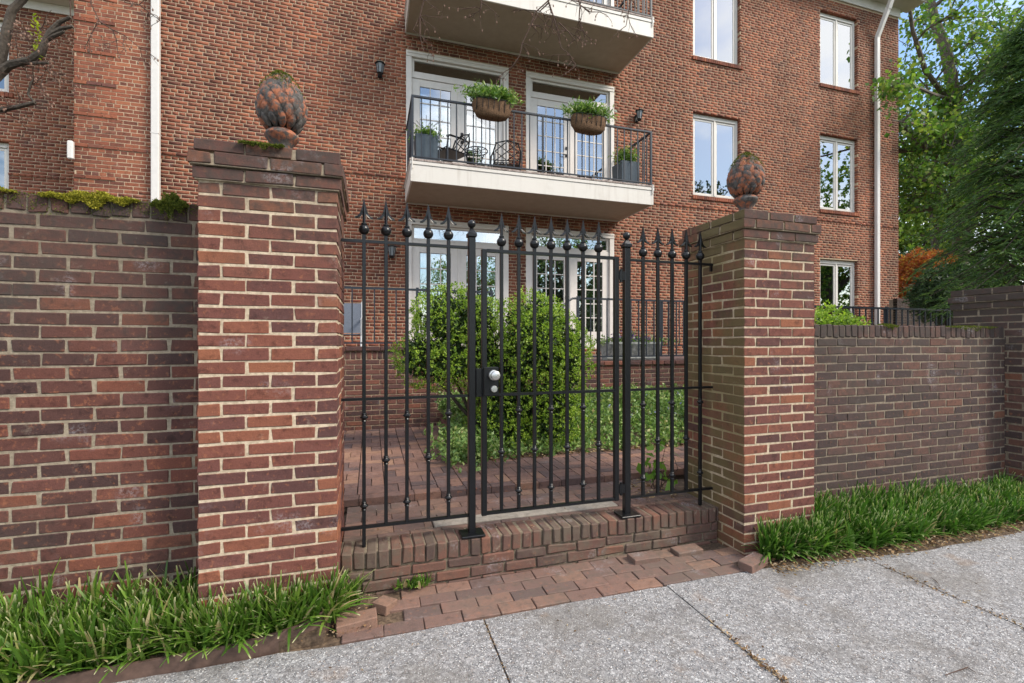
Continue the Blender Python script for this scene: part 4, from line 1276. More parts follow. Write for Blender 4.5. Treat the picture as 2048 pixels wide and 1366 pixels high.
def patio_chair(cx, cy, z, rz, label, sc=1.0):
    root = empty('cast_metal_chair', (cx,cy,z), label, 'chair', 'cast metal balcony chairs')
    T = Matrix.Translation((cx,cy,z)) @ Matrix.Rotation(rz,4,'Z') @ Matrix.Diagonal((1,1,sc,1))
    def mk(): m = MB(); m.m = T; return m
    m = mk()
    s = m.box(-0.27,0.27,-0.25,0.25,0.405,0.412)
    for i in range(9):
        m.bar((-0.27+i*0.0675,-0.25,0.42),(-0.27+i*0.0675,0.25,0.42),0.02,0.014)
    for i in range(8): m.bar((-0.27,-0.25+i*0.0714,0.435),(0.27,-0.25+i*0.0714,0.435),0.02,0.012)
    m.build('seat', M['castiron'], root)
    m = mk()
    fr = [(-0.26,0.25,0.40),(-0.27,0.31,0.70),(-0.22,0.34,0.86),(0,0.35,0.92),(0.22,0.34,0.86),(0.27,0.31,0.70),(0.26,0.25,0.40)]
    m.tube(fr, 0.016, 6); m.tube([(-0.26,0.265,0.48),(0.26,0.265,0.48)], 0.012, 6)
    for a, b in (((-0.24,0.47),(0.24,0.88)),((0.24,0.47),(-0.24,0.88)),((-0.24,0.68),(0,0.9)),((0,0.9),(0.24,0.68)),((-0.24,0.68),(0,0.48)),((0,0.48),(0.24,0.68))):
        m.tube([(a[0],0.25+(a[1]-0.4)*0.2,a[1]),(b[0],0.25+(b[1]-0.4)*0.2,b[1])], 0.011, 6)
    m.build('backrest', M['castiron'], root)
    for sx in (-1,1):
        m = mk(); m.tube([(sx*0.28,0.30,0.66),(sx*0.31,0.05,0.67),(sx*0.31,-0.20,0.655),(sx*0.31,-0.27,0.62),(sx*0.30,-0.235,0.585)], [0.016,0.018,0.02,0.022,0.014], 6); m.build('armrest', M['castiron'], root)
        for sy in (-1,1):
            m = mk(); m.tube([(sx*0.26,sy*0.24,0.42),(sx*0.275,sy*0.27,0.2),(sx*0.29,sy*0.31,0.0)] if sy>0 else [(sx*0.31,-0.24,0.62),(sx*0.27,-0.24,0.42),(sx*0.26,-0.25,0.2),(sx*0.29,-0.31,0.0)], 0.017, 6); m.build('leg', M['castiron'], root)
patio_chair(xat(897,9.05), 9.05, zf2, R(-62), 'black cast metal armchair turned sideways beside the left planter box')
patio_chair(xat(1012,9.2), 9.2, zf2, R(168), 'black cast metal armchair showing its lattice back beside the wire table', 0.84)
cx, cyy = xat(953,8.9), 8.9
WT = empty('wire_table', (cx,cyy,zf2), 'small round black wire table between two balcony chairs', 'table')
m = MB()
ring = lambda r,z: [(cx+r*math.cos(a),cyy+r*math.sin(a),z) for a in [2*math.pi*k/24 for k in range(25)]]
m.tube(ring(0.22,zf2+0.50), 0.010, 6); m.tube(ring(0.10,zf2+0.50), 0.007, 6)
for k in range(4):
    a = math.pi/4*k; m.tube([(cx+0.22*math.cos(a),cyy+0.22*math.sin(a),zf2+0.498),(cx-0.22*math.cos(a),cyy-0.22*math.sin(a),zf2+0.498)], 0.006, 5)
m.build('top', M['castiron'], WT)
for k in range(3):
    a = 2.1*k+0.4; m = MB(); m.tube([(cx+0.2*math.cos(a),cyy+0.2*math.sin(a),zf2+0.495),(cx+0.06*math.cos(a),cyy+0.06*math.sin(a),zf2+0.25),(cx+0.2*math.cos(a),cyy+0.2*math.sin(a),zf2)], 0.009, 6); m.build('leg', M['castiron'], WT)

# ================================================================== terrace in front of the ground floor
TY = 6.42
TF = 1.165
def terrace(name, label, x0, x1, zt, bandh):
    root = empty(name, ((x0+x1)/2, TY, 0.2), label, 'wall')
    MB().box(x0,x1,TY+0.007,TY+0.22,0.1,zt-0.02).build('mortar', M['mort_ter'], root)
    L = []
    z = zt
    x = x0
    while x < x1-0.02: L.append((x,min(x+BL,x1),TY-0.03,TY+0.18,zt-0.056,zt)); x += PIT
    z = zt-0.056-0.012
    if bandh:
        x = x0
        while x < x1-0.02: L.append((x,min(x+0.057,x1),TY,TY+0.1,z-bandh,z)); x += 0.068
        z -= bandh+0.012
    k = 0
    while z > 0.25:
        x = x0-(PIT/2 if k % 2 else 0)
        while x < x1:
            a, b = max(x,x0), min(x+BL,x1)
            if b-a > 0.03: L.append((a,b,TY,TY+0.1,z-0.056,z))
            x += PIT
        z -= CH; k += 1
    return root, L
tl, L1 = terrace('terrace_wall', 'brick terrace wall with an upright brick band left of the clipped shrub', -4.2, 1.70, 1.403, 0.098)
tr_, L2 = terrace('terrace_wall', 'dark brick terrace wall with a smooth red edge right of the clipped shrub', 3.02, 7.4, 1.158, 0)
for root, L in ((tl, L1), (tr_, L2)):
    def k2(b):
        px, py = proj((b[0]+b[1])/2, b[2], b[5]); return (0 if 690 < px < 1380 else 1, depth(b[0], b[2]))
    L.sort(key=k2)
    for b in L[:230]: brick(root, *b, M['brick_ter'], j=0.0018, tilt=0.004, out=0.001, c=0.004)
    if L[230:]:
        m = MB()
        for b in L[230:]: m.box(*b)
        m.build('brickwork', M['brick_ter'], root, kind='stuff')
struct('terrace_floor', MB().box(-4.2,1.70,TY+0.221,FY-0.02,0.1,TF-0.004).box(3.02,7.4,TY+0.221,FY-0.02,0.1,TF-0.004).box(1.702,3.018,7.75,FY-0.02,0.1,TF-0.004), M['paver2'])
SP = empty('terrace_steps', (2.36,7.0,0.2), 'brick steps up to the terrace hidden behind the clipped shrub', 'steps')
for k in range(5):
    MB().cbox(1.704,3.016,TY+0.05+k*0.27,TY+0.05+(k+1)*0.27+(0 if k<4 else -0.03),0.1,0.30+(k+1)*0.17-0.004,0.006).build('step', M['brick_ter'], SP)
def terrace_rail(x0, x1, y, z0, zb_, zt, posts, label, sp=0.142, extra=None):
    root = empty('terrace_railing', ((x0+x1)/2,y,z0), label, 'railing')
    MB().bar((x0,y,zt),(x1,y,zt),0.038,0.028).build('top_rail', M['iron_blue'], root)
    MB().bar((x0,y,zb_),(x1,y,zb_),0.030,0.020).build('bottom_rail', M['iron_blue'], root)
    for p in posts: MB().bar((p,y,z0),(p,y,zt+0.03),0.036).build('post', M['iron_blue'], root)
    bal = shared(MB().box(-0.008,0.008,-0.008,0.008,zb_+0.0105-z0,zt-0.0145-z0), 'baluster', M['iron_blue'], False)
    x = x0+sp*0.6
    while x < x1-0.04:
        if all(abs(x-p) > 0.04 for p in posts): link('baluster', bal, (x,y,z0), root)
        x += sp
    if extra: extra(root)
ty = TY+0.06
terrace_rail(-2.6, 1.69, ty, 1.403, 1.45, 2.185, (-2.58,-1.0,0.61,1.67), 'dark terrace railing left of the clipped shrub')
def hand(root):
    m = MB(); m.tube([(3.03,ty,2.135),(2.95,ty,2.13),(2.86,ty-0.02,2.08),(2.72,ty-0.08,1.97)], 0.017, 8); m.build('handrail', M['iron_blue'], root)
terrace_rail(3.03, 7.3, ty, 1.158, 1.235, 2.135, (3.04,5.2,7.28), 'dark terrace railing right of the clipped shrub above the flower trough', extra=hand)
terrace_rail(5.96, 7.3, 8.6, TF, 1.372, 2.35, (5.98,7.28), 'short dark railing at the back of the right terrace by the brick facade')

# sling chair on the left terrace
SC = empty('sling_chair', (-0.42,7.05,TF), 'grey mesh sling patio chair behind the left terrace railing', 'chair')
def tb(pts, nm, r=0.013): m = MB(); m.tube(pts, r, 8); m.build(nm, M['alu'], SC)
for x in (-0.70,-0.135):
    tb([(x,7.32,TF+0.90),(x,7.20,TF+0.42),(x,6.80,TF+0.40)], 'frame'); tb([(x,6.80,TF+0.40),(x,6.72,TF+0.2),(x,6.70,TF)], 'leg'); tb([(x,7.20,TF+0.42),(x,7.30,TF+0.2),(x,7.34,TF)], 'leg')
    tb([(x,7.25,TF+0.64),(x,7.0,TF+0.64),(x,6.78,TF+0.62),(x,6.78,TF+0.40)], 'armrest')
m = MB(); m.add([(-0.69,7.315,TF+0.88),(-0.145,7.315,TF+0.88),(-0.145,7.205,TF+0.43),(-0.69,7.205,TF+0.43),(-0.69,7.32,TF+0.88),(-0.145,7.32,TF+0.88),(-0.145,7.21,TF+0.43),(-0.69,7.21,TF+0.43)],[(0,3,2,1),(4,5,6,7),(0,1,5,4),(2,3,7,6)]); m.build('back_sling', M['mesh'], SC)
m = MB(); m.box(-0.69,-0.145,6.80,7.195,TF+0.398,TF+0.412); m.build('seat_sling', M['mesh'], SC)

# stone trough with violas
tx0, tx1, tyy = xat(1209,6.80), xat(1311,6.80), 6.80
TR = empty('flower_trough', ((tx0+tx1)/2,tyy,TF), 'carved grey stone trough of purple and white violas on the terrace edge', 'planter')
m = MB()
n = 24
sec = [(-0.10,0.0),(-0.115,0.03),(-0.10,0.05),(-0.14,0.14),(-0.165,0.25),(-0.175,0.262),(-0.175,0.30),(-0.15,0.30),(-0.14,0.27)]
xs = np.linspace(tx0, tx1, n)
vs = []; fs = []
full = sec + [(-a,b) for a,b in reversed(sec)]
for i, x in enumerate(xs):
    e = 0.93 if i in (0,n-1) else 1.0
    sw = 0.012*abs(math.sin(i/(n-1)*math.pi*4))
    for q,(a,b) in enumerate(full):
        s = 1+ (sw/0.14 if 2 < q < 6 else 0)
        vs.append((x, tyy+a*e*s, TF+b))
k = len(full)
for i in range(n-1):
    for q in range(k-1): fs.append((i*k+q,i*k+q+1,(i+1)*k+q+1,(i+1)*k+q))
fs.append(tuple(range(k))); fs.append(tuple(range((n-1)*k+k-1,(n-1)*k-1,-1)))
m.add(vs, [tuple(reversed(f)) for f in fs]); m.build('trough', M['stone'], TR, True)
MB().box(tx0+0.02,tx1-0.02,tyy-0.135,tyy+0.135,TF+0.24,TF+0.275).build('soil', M['soil'], TR)
tuft(TR, 'foliage', ((tx0+tx1)/2,tyy,TF+0.31), (0.62,0.12,0.05), 900, 0.06, 'lf_pot', 0.6, 0.4)
P = np.stack([rng.uniform(tx0+0.06,tx1-0.06,150), rng.normal(tyy-0.04,0.06,150), TF+0.33+np.abs(rng.normal(0,0.045,150))],1)
quads('blossoms', leaves(P, rdir(150)*0.6+np.array([0,-0.6,0.3]), 0.045, 0.042), M['petal'], TR)
P = np.stack([np.full(60,(tx0+tx1)/2-0.02)+rng.normal(0,0.02,60), np.full(60,tyy), np.full(60,TF+0.28)],1)
quads('spike_leaves', leaves(P, rdir(60)*0.45+np.array([0,0,1]), 0.26, 0.010), M['lf_pot'], TR)
# ================================================================== grass beds
def blades(P, L, W_, lean, az, seg=4, droop=0.9):
    n = len(P)
    d = np.stack([np.cos(az), np.sin(az), np.zeros(n)], 1)
    side = np.stack([-np.sin(az), np.cos(az), np.zeros(n)], 1)
    tw = rng.normal(size=(n,1))*0.5
    side = unit(side + d*tw)
    pts = []
    p = P.copy(); ang = lean.copy()
    for s in range(seg+1):
        pts.append(p.copy())
        step = (L/seg)[:,None]
        p = p + step*(d*np.sin(ang)[:,None] + np.array([0,0,1])*np.cos(ang)[:,None])
        ang = ang + droop*lean*(1.3/seg) + 0.03
    wprof = [0.75,1.0,0.95,0.75,0.35] if seg == 4 else np.linspace(1,0.3,seg+1)
    V = []; T = []
    for s in range(seg):
        a, b = pts[s], pts[s+1]
        wa, wb = (W_*wprof[s])[:,None]/2, (W_*wprof[s+1])[:,None]/2
        V.append(np.stack([a-side*wa, a+side*wa, b+side*wb, b-side*wb], 1))
        T.append(np.tile(np.array([s/seg,s/seg,(s+1)/seg,(s+1)/seg]), (n,1)))
    return np.stack(V,1), np.stack(T,1)       # (n,seg,4,3)
def welded(name, V, T, mat, parent=None):
    """one strip mesh per blade (rows of quads sharing vertices, so each blade is one island)"""
    n, seg = V.shape[:2]
    rows = np.concatenate([V[:,:1,0:2], V[:,:,[3,2]]], 1)          # (n,seg+1,2,3)
    tr = np.concatenate([T[:,:1,0:2], T[:,:,[3,2]]], 1)
    P = rows.reshape(-1,3).astype(np.float32)
    c = (P.min(0)+P.max(0))/2; c[2] = P[:,2].min()
    base = (np.arange(n)*(seg+1)*2)[:,None,None]
    q = np.array([[2*s,2*s+1,2*s+3,2*s+2] for s in range(seg)])[None]
    F = (base+q).reshape(-1,4).astype(np.int32)
    nf = len(F)
    me = bpy.data.meshes.new(name)
    me.vertices.add(len(P)); me.loops.add(4*nf); me.polygons.add(nf)
    me.vertices.foreach_set('co', (P-c).ravel()); me.loops.foreach_set('vertex_index', F.ravel())
    me.polygons.foreach_set('loop_start', np.arange(0,4*nf,4,dtype=np.int32)); me.polygons.foreach_set('loop_total', np.full(nf,4,dtype=np.int32))
    a = me.attributes.new('t','FLOAT','POINT'); a.data.foreach_set('value', tr.reshape(-1).astype(np.float32))
    me.update(calc_edges=True); me.materials.append(mat)
    o = link(name, me, c, parent); o['kind'] = 'stuff'
    return o
def bed(name, label, tufts, per, Lr, mat='lf_grass', zb=0.02):
    P = []; az = []; L = []; lean = []
    for (x, y, hs) in tufts:
        k = rng.integers(per-4, per+5)
        P.append(np.stack([rng.normal(x,0.018,k), rng.normal(y,0.016,k), np.full(k,zb)],1))
        az.append(rng.uniform(0,2*math.pi,k)); L.append(rng.uniform(Lr[0],Lr[1],k)*hs); lean.append(np.abs(rng.normal(0.18,0.34,k))+0.03)
    P = np.concatenate(P); az = np.concatenate(az); L = np.concatenate(L); lean = np.clip(np.concatenate(lean),0,0.95)
    # lean away from the wall behind
    az = np.where((np.sin(az) > 0.3) & (rng.random(len(az)) < 0.7), -az, az)
    V, T = blades(P, L, rng.uniform(0.008,0.019,len(P)), lean, az)
    o = welded(name, V, T, M[mat]); tag(o, label, 'grass')
    return o
tl_ = []
for _ in range(400):
    x = random.uniform(-2.7,-0.17); ymax = 2.77 if x < -0.82 else 2.55
    ymin = 2.44 if x < -0.55 else 2.44+0.10*((x+0.55)/0.38)
    y = random.uniform(ymin, ymax); tl_.append((x,y,0.78+0.35*(y-2.44)/0.33+random.uniform(-0.1,0.1)))
struct('left_bed_soil', MB().box(-3.2,-0.22,2.425,2.79,-0.011,0.040), M['soil'])
bed('lilyturf', 'clipped lilyturf with pale cut tips in the left bed behind the steel edging', tl_, 16, (0.13,0.33), zb=0.040)
tr2 = []
for _ in range(620):
    x = random.uniform(2.55,6.6); ymin = 2.47-0.10*min(1,(x-2.5)/1.0)
    y = random.uniform(ymin, 2.76 if 3.1 < x < 5.68 else 2.53)
    tr2.append((x,y,(0.75+0.45*(y-2.37)/0.4)*(0.85 if x > 4.5 else 1)))
bed('lilyturf', 'dense dark green lilyturf mound along the low dark wall', tr2, 19, (0.15,0.32), 'lf_grass2', zb=0.0)
bed('grass_tuft', 'small bright green grass tuft growing at the foot of the gate step', [(0.245+random.gauss(0,0.035),2.785+random.gauss(0,0.008),1) for _ in range(9)], 14, (0.03,0.075))
bed('weed_tuft', 'thin weedy grass at the corner of the left pillar and step', [(-0.14+random.gauss(0,0.03),2.66+random.gauss(0,0.05),1) for _ in range(6)], 12, (0.10,0.2))
# steel edging
m = MB()
pp = [(-3.2,2.40,0.062),(-2.0,2.405,0.064),(-1.2,2.405,0.066),(-0.75,2.407,0.070),(-0.5,2.418,0.078),(-0.34,2.445,0.090),(-0.24,2.495,0.112),(-0.19,2.56,0.145),(-0.168,2.62,0.175)]
vs = []; fs = []
for i, (x,y,h) in enumerate(pp):
    a = Vector(pp[max(i-1,0)][:2]); b = Vector(pp[min(i+1,len(pp)-1)][:2]); d = (b-a).normalized(); nx, ny = -d.y*0.006, d.x*0.006
    vs += [(x-nx,y-ny,-0.05),(x-nx,y-ny,h),(x+nx,y+ny,h),(x+nx,y+ny,-0.05)]
for i in range(len(pp)-1):
    for q in range(4):
        q2 = (q+1) % 4; fs.append((i*4+q,(i+1)*4+q,(i+1)*4+q2,i*4+q2))
fs += [(0,1,2,3),(len(pp)*4-1,len(pp)*4-2,len(pp)*4-3,len(pp)*4-4)]
m.add(vs, fs)
tag(m.build('bed_edging', M['edging']), 'brown metal edging strip curving up around the left grass bed', 'edging')

# ================================================================== moss
def moss(name, label, x0, x1, y0, y1, z, n, hgt, mat, spill=0.0):
    u = rng.random(n); x = x0+(x1-x0)*u; y = y0+(y1-y0)*rng.random(n)
    prof = np.clip(np.sin(u*math.pi)**0.5,0,1)*(0.65+0.35*np.sin(u*17+1.3)*np.sin(u*7))
    zz = z + hgt*prof*rng.random(n)**0.5
    if spill:
        k = rng.random(n) < 0.33
        y = np.where(k, y0-0.006-0.012*rng.random(n), y)
        zz = np.where(k, z + hgt*prof*0.4 - spill*rng.random(n)*prof*(0.3+0.7*np.abs(np.sin(u*11+2))), zz)
    P = np.stack([x,y,zz],1)
    A = rdir(n)*0.9+np.array([0,-0.35,0.7])
    o = quads(name, leaves(P, A, rng.uniform(0.006,0.015,n), 0.0055), M[mat], kind='stuff')
    tag(o, label, 'moss')
yw = 2.80
moss('moss', 'long cushion of yellow moss spilling over the top of the left brick wall', xat(84,yw), xat(280,yw), yw-0.004, yw+0.12, 2.178, 13000, 0.045, 'lf_moss', 0.085)
moss('moss', 'small yellow moss pad at the outer end of the left brick wall', xat(-60,yw), xat(38,yw), yw-0.004, yw+0.12, 2.178, 3000, 0.030, 'lf_moss', 0.01)
moss('moss', 'shaggy dark green moss clump hanging on the left wall beside the pillar', xat(308,yw), xat(376,yw), yw-0.02, yw+0.06, 2.165, 5200, 0.085, 'lf_mossd', 0.12)
moss('moss', 'thin dark moss along the cap of the left pillar below its finial', -0.62, -0.42, 2.552, 2.62, 2.446, 2600, 0.014, 'lf_mossd', 0.04)
moss('moss', 'dark moss patches on the upright coping of the low wall near its far pier', 4.9, 5.55, 2.778, 2.86, 1.60, 1600, 0.012, 'lf_mossd', 0.05)
moss('moss', 'small brown green moss tuft on the middle of the low wall coping', 4.10, 4.26, 2.778, 2.86, 1.60, 900, 0.022, 'lf_mossd', 0.05)

# ================================================================== clipped shrub and ground cover behind the gate
CB = empty('clipped_shrub', (1.45,5.05,0.27), 'bright green clipped rounded evergreen shrub behind the gate', 'shrub')
lobes = [(at(1070,706,5.25), (0.50,0.46,0.68)), (at(1082,792,5.25),(0.44,0.40,0.38)), (at(1000,765,5.2),(0.30,0.32,0.40)), (at(903,642,5.1),(0.36,0.33,0.33)), (at(893,722,5.05),(0.36,0.30,0.24)),
         (at(843,716,4.95),(0.19,0.20,0.24)), (at(1005,850,5.1),(0.34,0.30,0.28)), (at(1090,852,5.2),(0.36,0.32,0.26)), (at(963,700,5.2),(0.22,0.26,0.32)), (at(962,640,5.2),(0.15,0.2,0.2)), (at(1135,715,5.3),(0.16,0.22,0.42))]
def shell(lobes, n, lo, hi, rs=rng, bumpy=0.10):
    vols = np.array([r[0]*r[1]*r[2] for _, r in lobes])**0.67
    cnt = (n*vols/vols.sum()).astype(int)
    Ps, Ns = [], []
    for (c, r), k in zip(lobes, cnt):
        d = rdir(k, rs); r = np.array(r)
        f = rs.uniform(lo, hi, k) + bumpy*(np.sin(d[:,0]*9+c[0]*5)*np.sin(d[:,2]*8+c[2]*7)*np.sin(d[:,1]*9))
        P = np.array(c) + d*r*f[:,None]
        keep = np.ones(k, bool)
        for (c2, r2) in lobes:
            if c2 is c: continue
            q = np.linalg.norm((P-np.array(c2))/np.array(r2), axis=1); keep &= q > 0.82
        Ps.append(P[keep]); Ns.append(unit(d/r)[keep])
    return np.concatenate(Ps), np.concatenate(Ns)
def sprigs(P, N, per, L, W_, spread=0.75, ext=0.05, up=0.25):
    n = len(P)
    A = unit(N + rng.normal(size=(n,3))*0.35 + np.array([0,0,up]))
    Pk = np.repeat(P, per, 0) + np.repeat(A, per, 0)*rng.uniform(0,ext,n*per)[:,None]
    Ak = np.repeat(A, per, 0)*0.45 + rdir(n*per)*spread
    l = rng.uniform(L*0.7,L*1.25,n*per)
    return leaves(Pk, Ak, l, l*W_)
big_l = [(c, tuple(q*0.90 for q in r)) for c, r in lobes]
sub_l = []
for c, r in big_l:
    for _ in range(int(120*(r[0]*r[1]*r[2])**0.667/0.2)+8):
        d = Vector((random.gauss(0,1),random.gauss(0,1)-0.3,random.gauss(0,1))).normalized(); q = random.uniform(0.085,0.145)
        pc = Vector(c)+Vector((d.x*r[0],d.y*r[1],d.z*r[2]))
        if all(sum(((pc[i]-Vector(c2)[i])/r2[i])**2 for i in range(3)) > 0.8 for c2, r2 in big_l if c2 is not c): sub_l.append((pc,(q,q,q*0.9)))
P, N = shell(sub_l, 30000, 0.80, 1.04)
quads('outer_leaves', sprigs(P, N, 6, 0.024, 0.55, ext=0.045), M['lf_box'], CB)
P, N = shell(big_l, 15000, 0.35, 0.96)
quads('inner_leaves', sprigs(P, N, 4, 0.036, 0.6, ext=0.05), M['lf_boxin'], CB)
m = MB()
rt = Vector((1.40,5.1,0.27))
for c, r in lobes:
    mid = (rt+Vector(c))/2 + Vector((random.uniform(-0.08,0.08),0.05,-0.05))
    m.tube([rt+Vector((random.uniform(-0.06,0.06),random.uniform(-0.05,0.05),0)), mid, Vector(c)], [0.035,0.022,0.010], 6)
    for _ in range(7):
        d = Vector((random.gauss(0,1),random.gauss(0,1),random.gauss(0,1))).normalized()
        m.tube([Vector(c), Vector(c)+Vector((d.x*r[0],d.y*r[1],d.z*r[2]))*0.85], [0.008,0.003], 5)
m.build('stems', M['bark2'], CB)
# raised soil bed with its brick curb
bedm = MB()
nx, ny = 24, 14
def bedz(x, y):
    t = min(max((y-4.35)/1.6,0),1); return 0.295 + 0.16*t
vs = []; fs = []
for i in range(nx+1):
    for k in range(ny+1):
        y = 4.38+2.03*k/ny
        xl = 0.80+0.22*max(0,(y-4.38))/2.0
        x = xl+(5.6-xl)*i/nx
        vs.append((x,y,bedz(x,y)+random.uniform(-0.012,0.012) if 0<k and 0<i else 0.29))
for i in range(nx):
    for k in range(ny):
        a = i*(ny+1)+k; fs.append((a,a+ny+1,a+ny+2,a+1))
struct('planting_bed', bedm.add(vs, fs), M['soil'])
CU = empty('brick_curb', (1.05,5.8,0.29), 'short low brick curb beside the shrub bed at the terrace wall', 'curb')
for k in range(14):
    y = 5.30+k*0.0785
    brick(CU, 0.90+0.005*k, 1.10+0.005*k, y, y+0.068, 0.42, 0.52-0.0, M['paver'], j=0.003, tilt=0.01, c=0.006)
MB().box(0.915,1.10,5.30,6.41,0.25,0.425).build('curb_wall', M['brick_ter'], CU)
n = 5200
x = rng.uniform(0.86,5.5,n); y = 4.36+2.0*rng.random(n)**0.85
hgt = np.clip((y-4.3)*0.16,0.015,0.30)*(0.75+0.5*rng.random(n)) * (0.8+0.25*np.sin(x*3.1)*np.sin(y*4.0))
P = np.stack([x,y,0.30+0.16*np.clip((y-4.35)/1.6,0,1)+hgt*rng.random(n)**0.4],1)
gv = quads('ground_cover', sprigs(P, np.tile(np.array([0,-0.45,0.8]),(n,1)), 6, 0.05, 0.55, spread=0.95, ext=0.07), M['lf_ivy'], kind='stuff')
tag(gv, 'light green periwinkle ground cover spreading around the clipped shrub', 'ground cover')
n = 900
P = np.stack([rng.normal(0.95,0.14,n), rng.normal(4.75,0.28,n), 0.29+0.22*rng.random(n)],1)
P[:,0] += (P[:,1]-4.6)*0.10
o = quads('ground_cover', sprigs(P, np.tile(np.array([-0.3,-0.4,0.8]),(n,1)), 6, 0.045, 0.55, spread=0.95, ext=0.06), M['lf_ivy'], kind='stuff')
tag(o, 'pale green leafy clump at the left foot of the clipped shrub', 'ground cover')
n = 60
P = np.stack([rng.uniform(1.6,4.5,n), rng.uniform(4.7,6.1,n), np.zeros(n)],1); P[:,2] = 0.56+0.14*np.clip((P[:,1]-4.4)/1.6,0,1)
o = quads('blossoms', leaves(P, rdir(n)*0.5+np.array([0,-0.8,0.3]), 0.04, 0.04), leaf_mat('petal_blue', [(0,G(0.22,0.22,0.55)),(1,G(0.42,0.42,0.7))]), kind='stuff'); tag(o, 'tiny pale blue flowers dotted through the ground cover', 'flowers')
litter('bed_litter', 900, lambda: (random.uniform(0.9,4.6), 4.36+abs(random.gauss(0,0.10)), 0.302+random.random()*0.02), 'brown leaf litter along the edge of the shrub bed', (0.015,0.05), cat='litter')
litter('gate_litter', 260, lambda: (random.uniform(2.0,2.4), random.uniform(3.05,3.9), 0.252 if True else 0), 'dry leaves drifted behind the right fence panel', (0.015,0.05), cat='litter')
litter('landing_litter', 90, lambda: (random.uniform(-0.15,2.4), random.uniform(2.83,3.55), 0.2535), 'pale seed husks scattered on the brick landing', (0.006,0.022), cat='litter')
WD = empty('vine_weed', (2.30,3.30,0.25), 'young broad leaved weed growing behind the right fence panel', 'weed')
n = 26
P = np.stack([rng.normal(2.27,0.09,n), rng.normal(3.3,0.10,n), 0.30+0.30*rng.random(n)],1)
M['lf_weed'] = leaf_mat('lf_weed', [(0,G(0.13,0.26,0.04)),(1,G(0.22,0.36,0.06))], 0.4)
for q in leaves(P, rdir(n)+np.array([0,-0.3,0.1]), rng.uniform(0.07,0.12,n), 0.075, droop=0.2): quads('leaf', q[None], M['lf_weed'], WD)
m = MB()
for k in range(7):
    b = Vector((2.28+random.gauss(0,0.03),3.3+random.gauss(0,0.03),0.25)); m.tube([b, b+Vector((random.gauss(0,0.05),random.gauss(0,0.05),0.18)), Vector(P[k])], [0.004,0.003,0.002], 5)
m.build('stalks', M['twig'], WD)

# ================================================================== right hand garden
GW = empty('rear_garden_wall', (15,8.6,0.2), 'dark low brick garden wall beside the corner of the building', 'wall')
MB().box(13.2,18.5,8.607,8.80,0.15,2.58).build('mortar', M['mort_rw'], GW)
m = MB(); z = 2.60; k = 0
while z > 1.3:
    x = 13.2-(PIT/2 if k % 2 else 0)
    while x < 18.4: m.box(max(x,13.2),x+BL,8.60,8.70,z-0.056,z); x += PIT
    z -= CH; k += 1
m.build('brickwork', M['brick_rw'], GW, kind='stuff')
RE = struct('raised_yard', MB().box(5.9,13,5.1,5.5,0.15,1.16), M['brick_rw'])
terrace_rail(5.9, 9.2, 5.2, 1.16, 1.24, 1.99, (7.75,9.19), 'low black garden railing running behind the low wall to the end pier', 0.132)
SH = empty('mound_shrub', (5.45,4.25,0.2), 'low bright green mounded shrub showing above the low dark wall', 'shrub')
lb = [(Vector((5.35,4.3,1.25)),(0.42,0.45,0.62)),(Vector((5.72,4.3,1.15)),(0.40,0.4,0.60)),(Vector((4.95,4.35,1.1)),(0.45,0.4,0.75))]
P, N = shell(lb, 4200, 0.86, 1.03)
quads('leaf_mass', sprigs(P, N, 6, 0.035, 0.6), M['lf_box'], SH)
P, N = shell(lb, 2500, 0.4, 0.86); quads('inner_leaves', sprigs(P, N, 4, 0.04, 0.6), M['lf_boxin'], SH)
m = MB()
for c, r in lb: m.tube([(5.4,4.3,0.2),(c.x,c.y,0.7),c], [0.04,0.03,0.012], 6)
m.build('stems', M['bark2'], SH)

def grow(mb, tips, p, d, L, r, lev, rs, spread=0.6, up=0.15, shrink=0.72, kids=(2,3), wig=0.12, minr=0.006, nseg=4):
    pts = [p]; rad = [r]
    for i in range(nseg):
        d = (d + Vector((rs.gauss(0,wig),rs.gauss(0,wig),rs.gauss(0,wig)+up*0.12))).normalized()
        p = p + d*(L/nseg); pts.append(p); rad.append(max(r*(1-0.45*(i+1)/nseg), minr*0.6))
        if lev <= 2: tips.append((p, d, lev))
    mb.tube(pts, rad, 7 if r > 0.05 else 5, cap=True)
    if lev == 0: return
    for k in range(rs.randint(*kids)):
        q = pts[rs.randint(max(1,nseg-2), nseg)]
        nd = (d + Vector((rs.gauss(0,spread),rs.gauss(0,spread),rs.gauss(0,spread*0.8)+up))).normalized()
        grow(mb, tips, q, nd, L*shrink*rs.uniform(0.8,1.15), max(r*0.55,minr), lev-1, rs, spread, up, shrink, kids, wig, minr, nseg)
def crown(parent, tips, per, rad, L, W_, mat, name='crown', droop=0.2, up=0.0):
    T = np.array([tuple(t[0]) for t in tips]); n = len(T)*per
    P = np.repeat(T, per, 0) + rng.normal(size=(n,3))*rad
    A = rdir(n)+np.array([0,0,up])
    l = rng.uniform(L*0.6,L*1.2,n)
    return quads(name, leaves(P, A, l, l*W_, droop=droop), M[mat], parent)

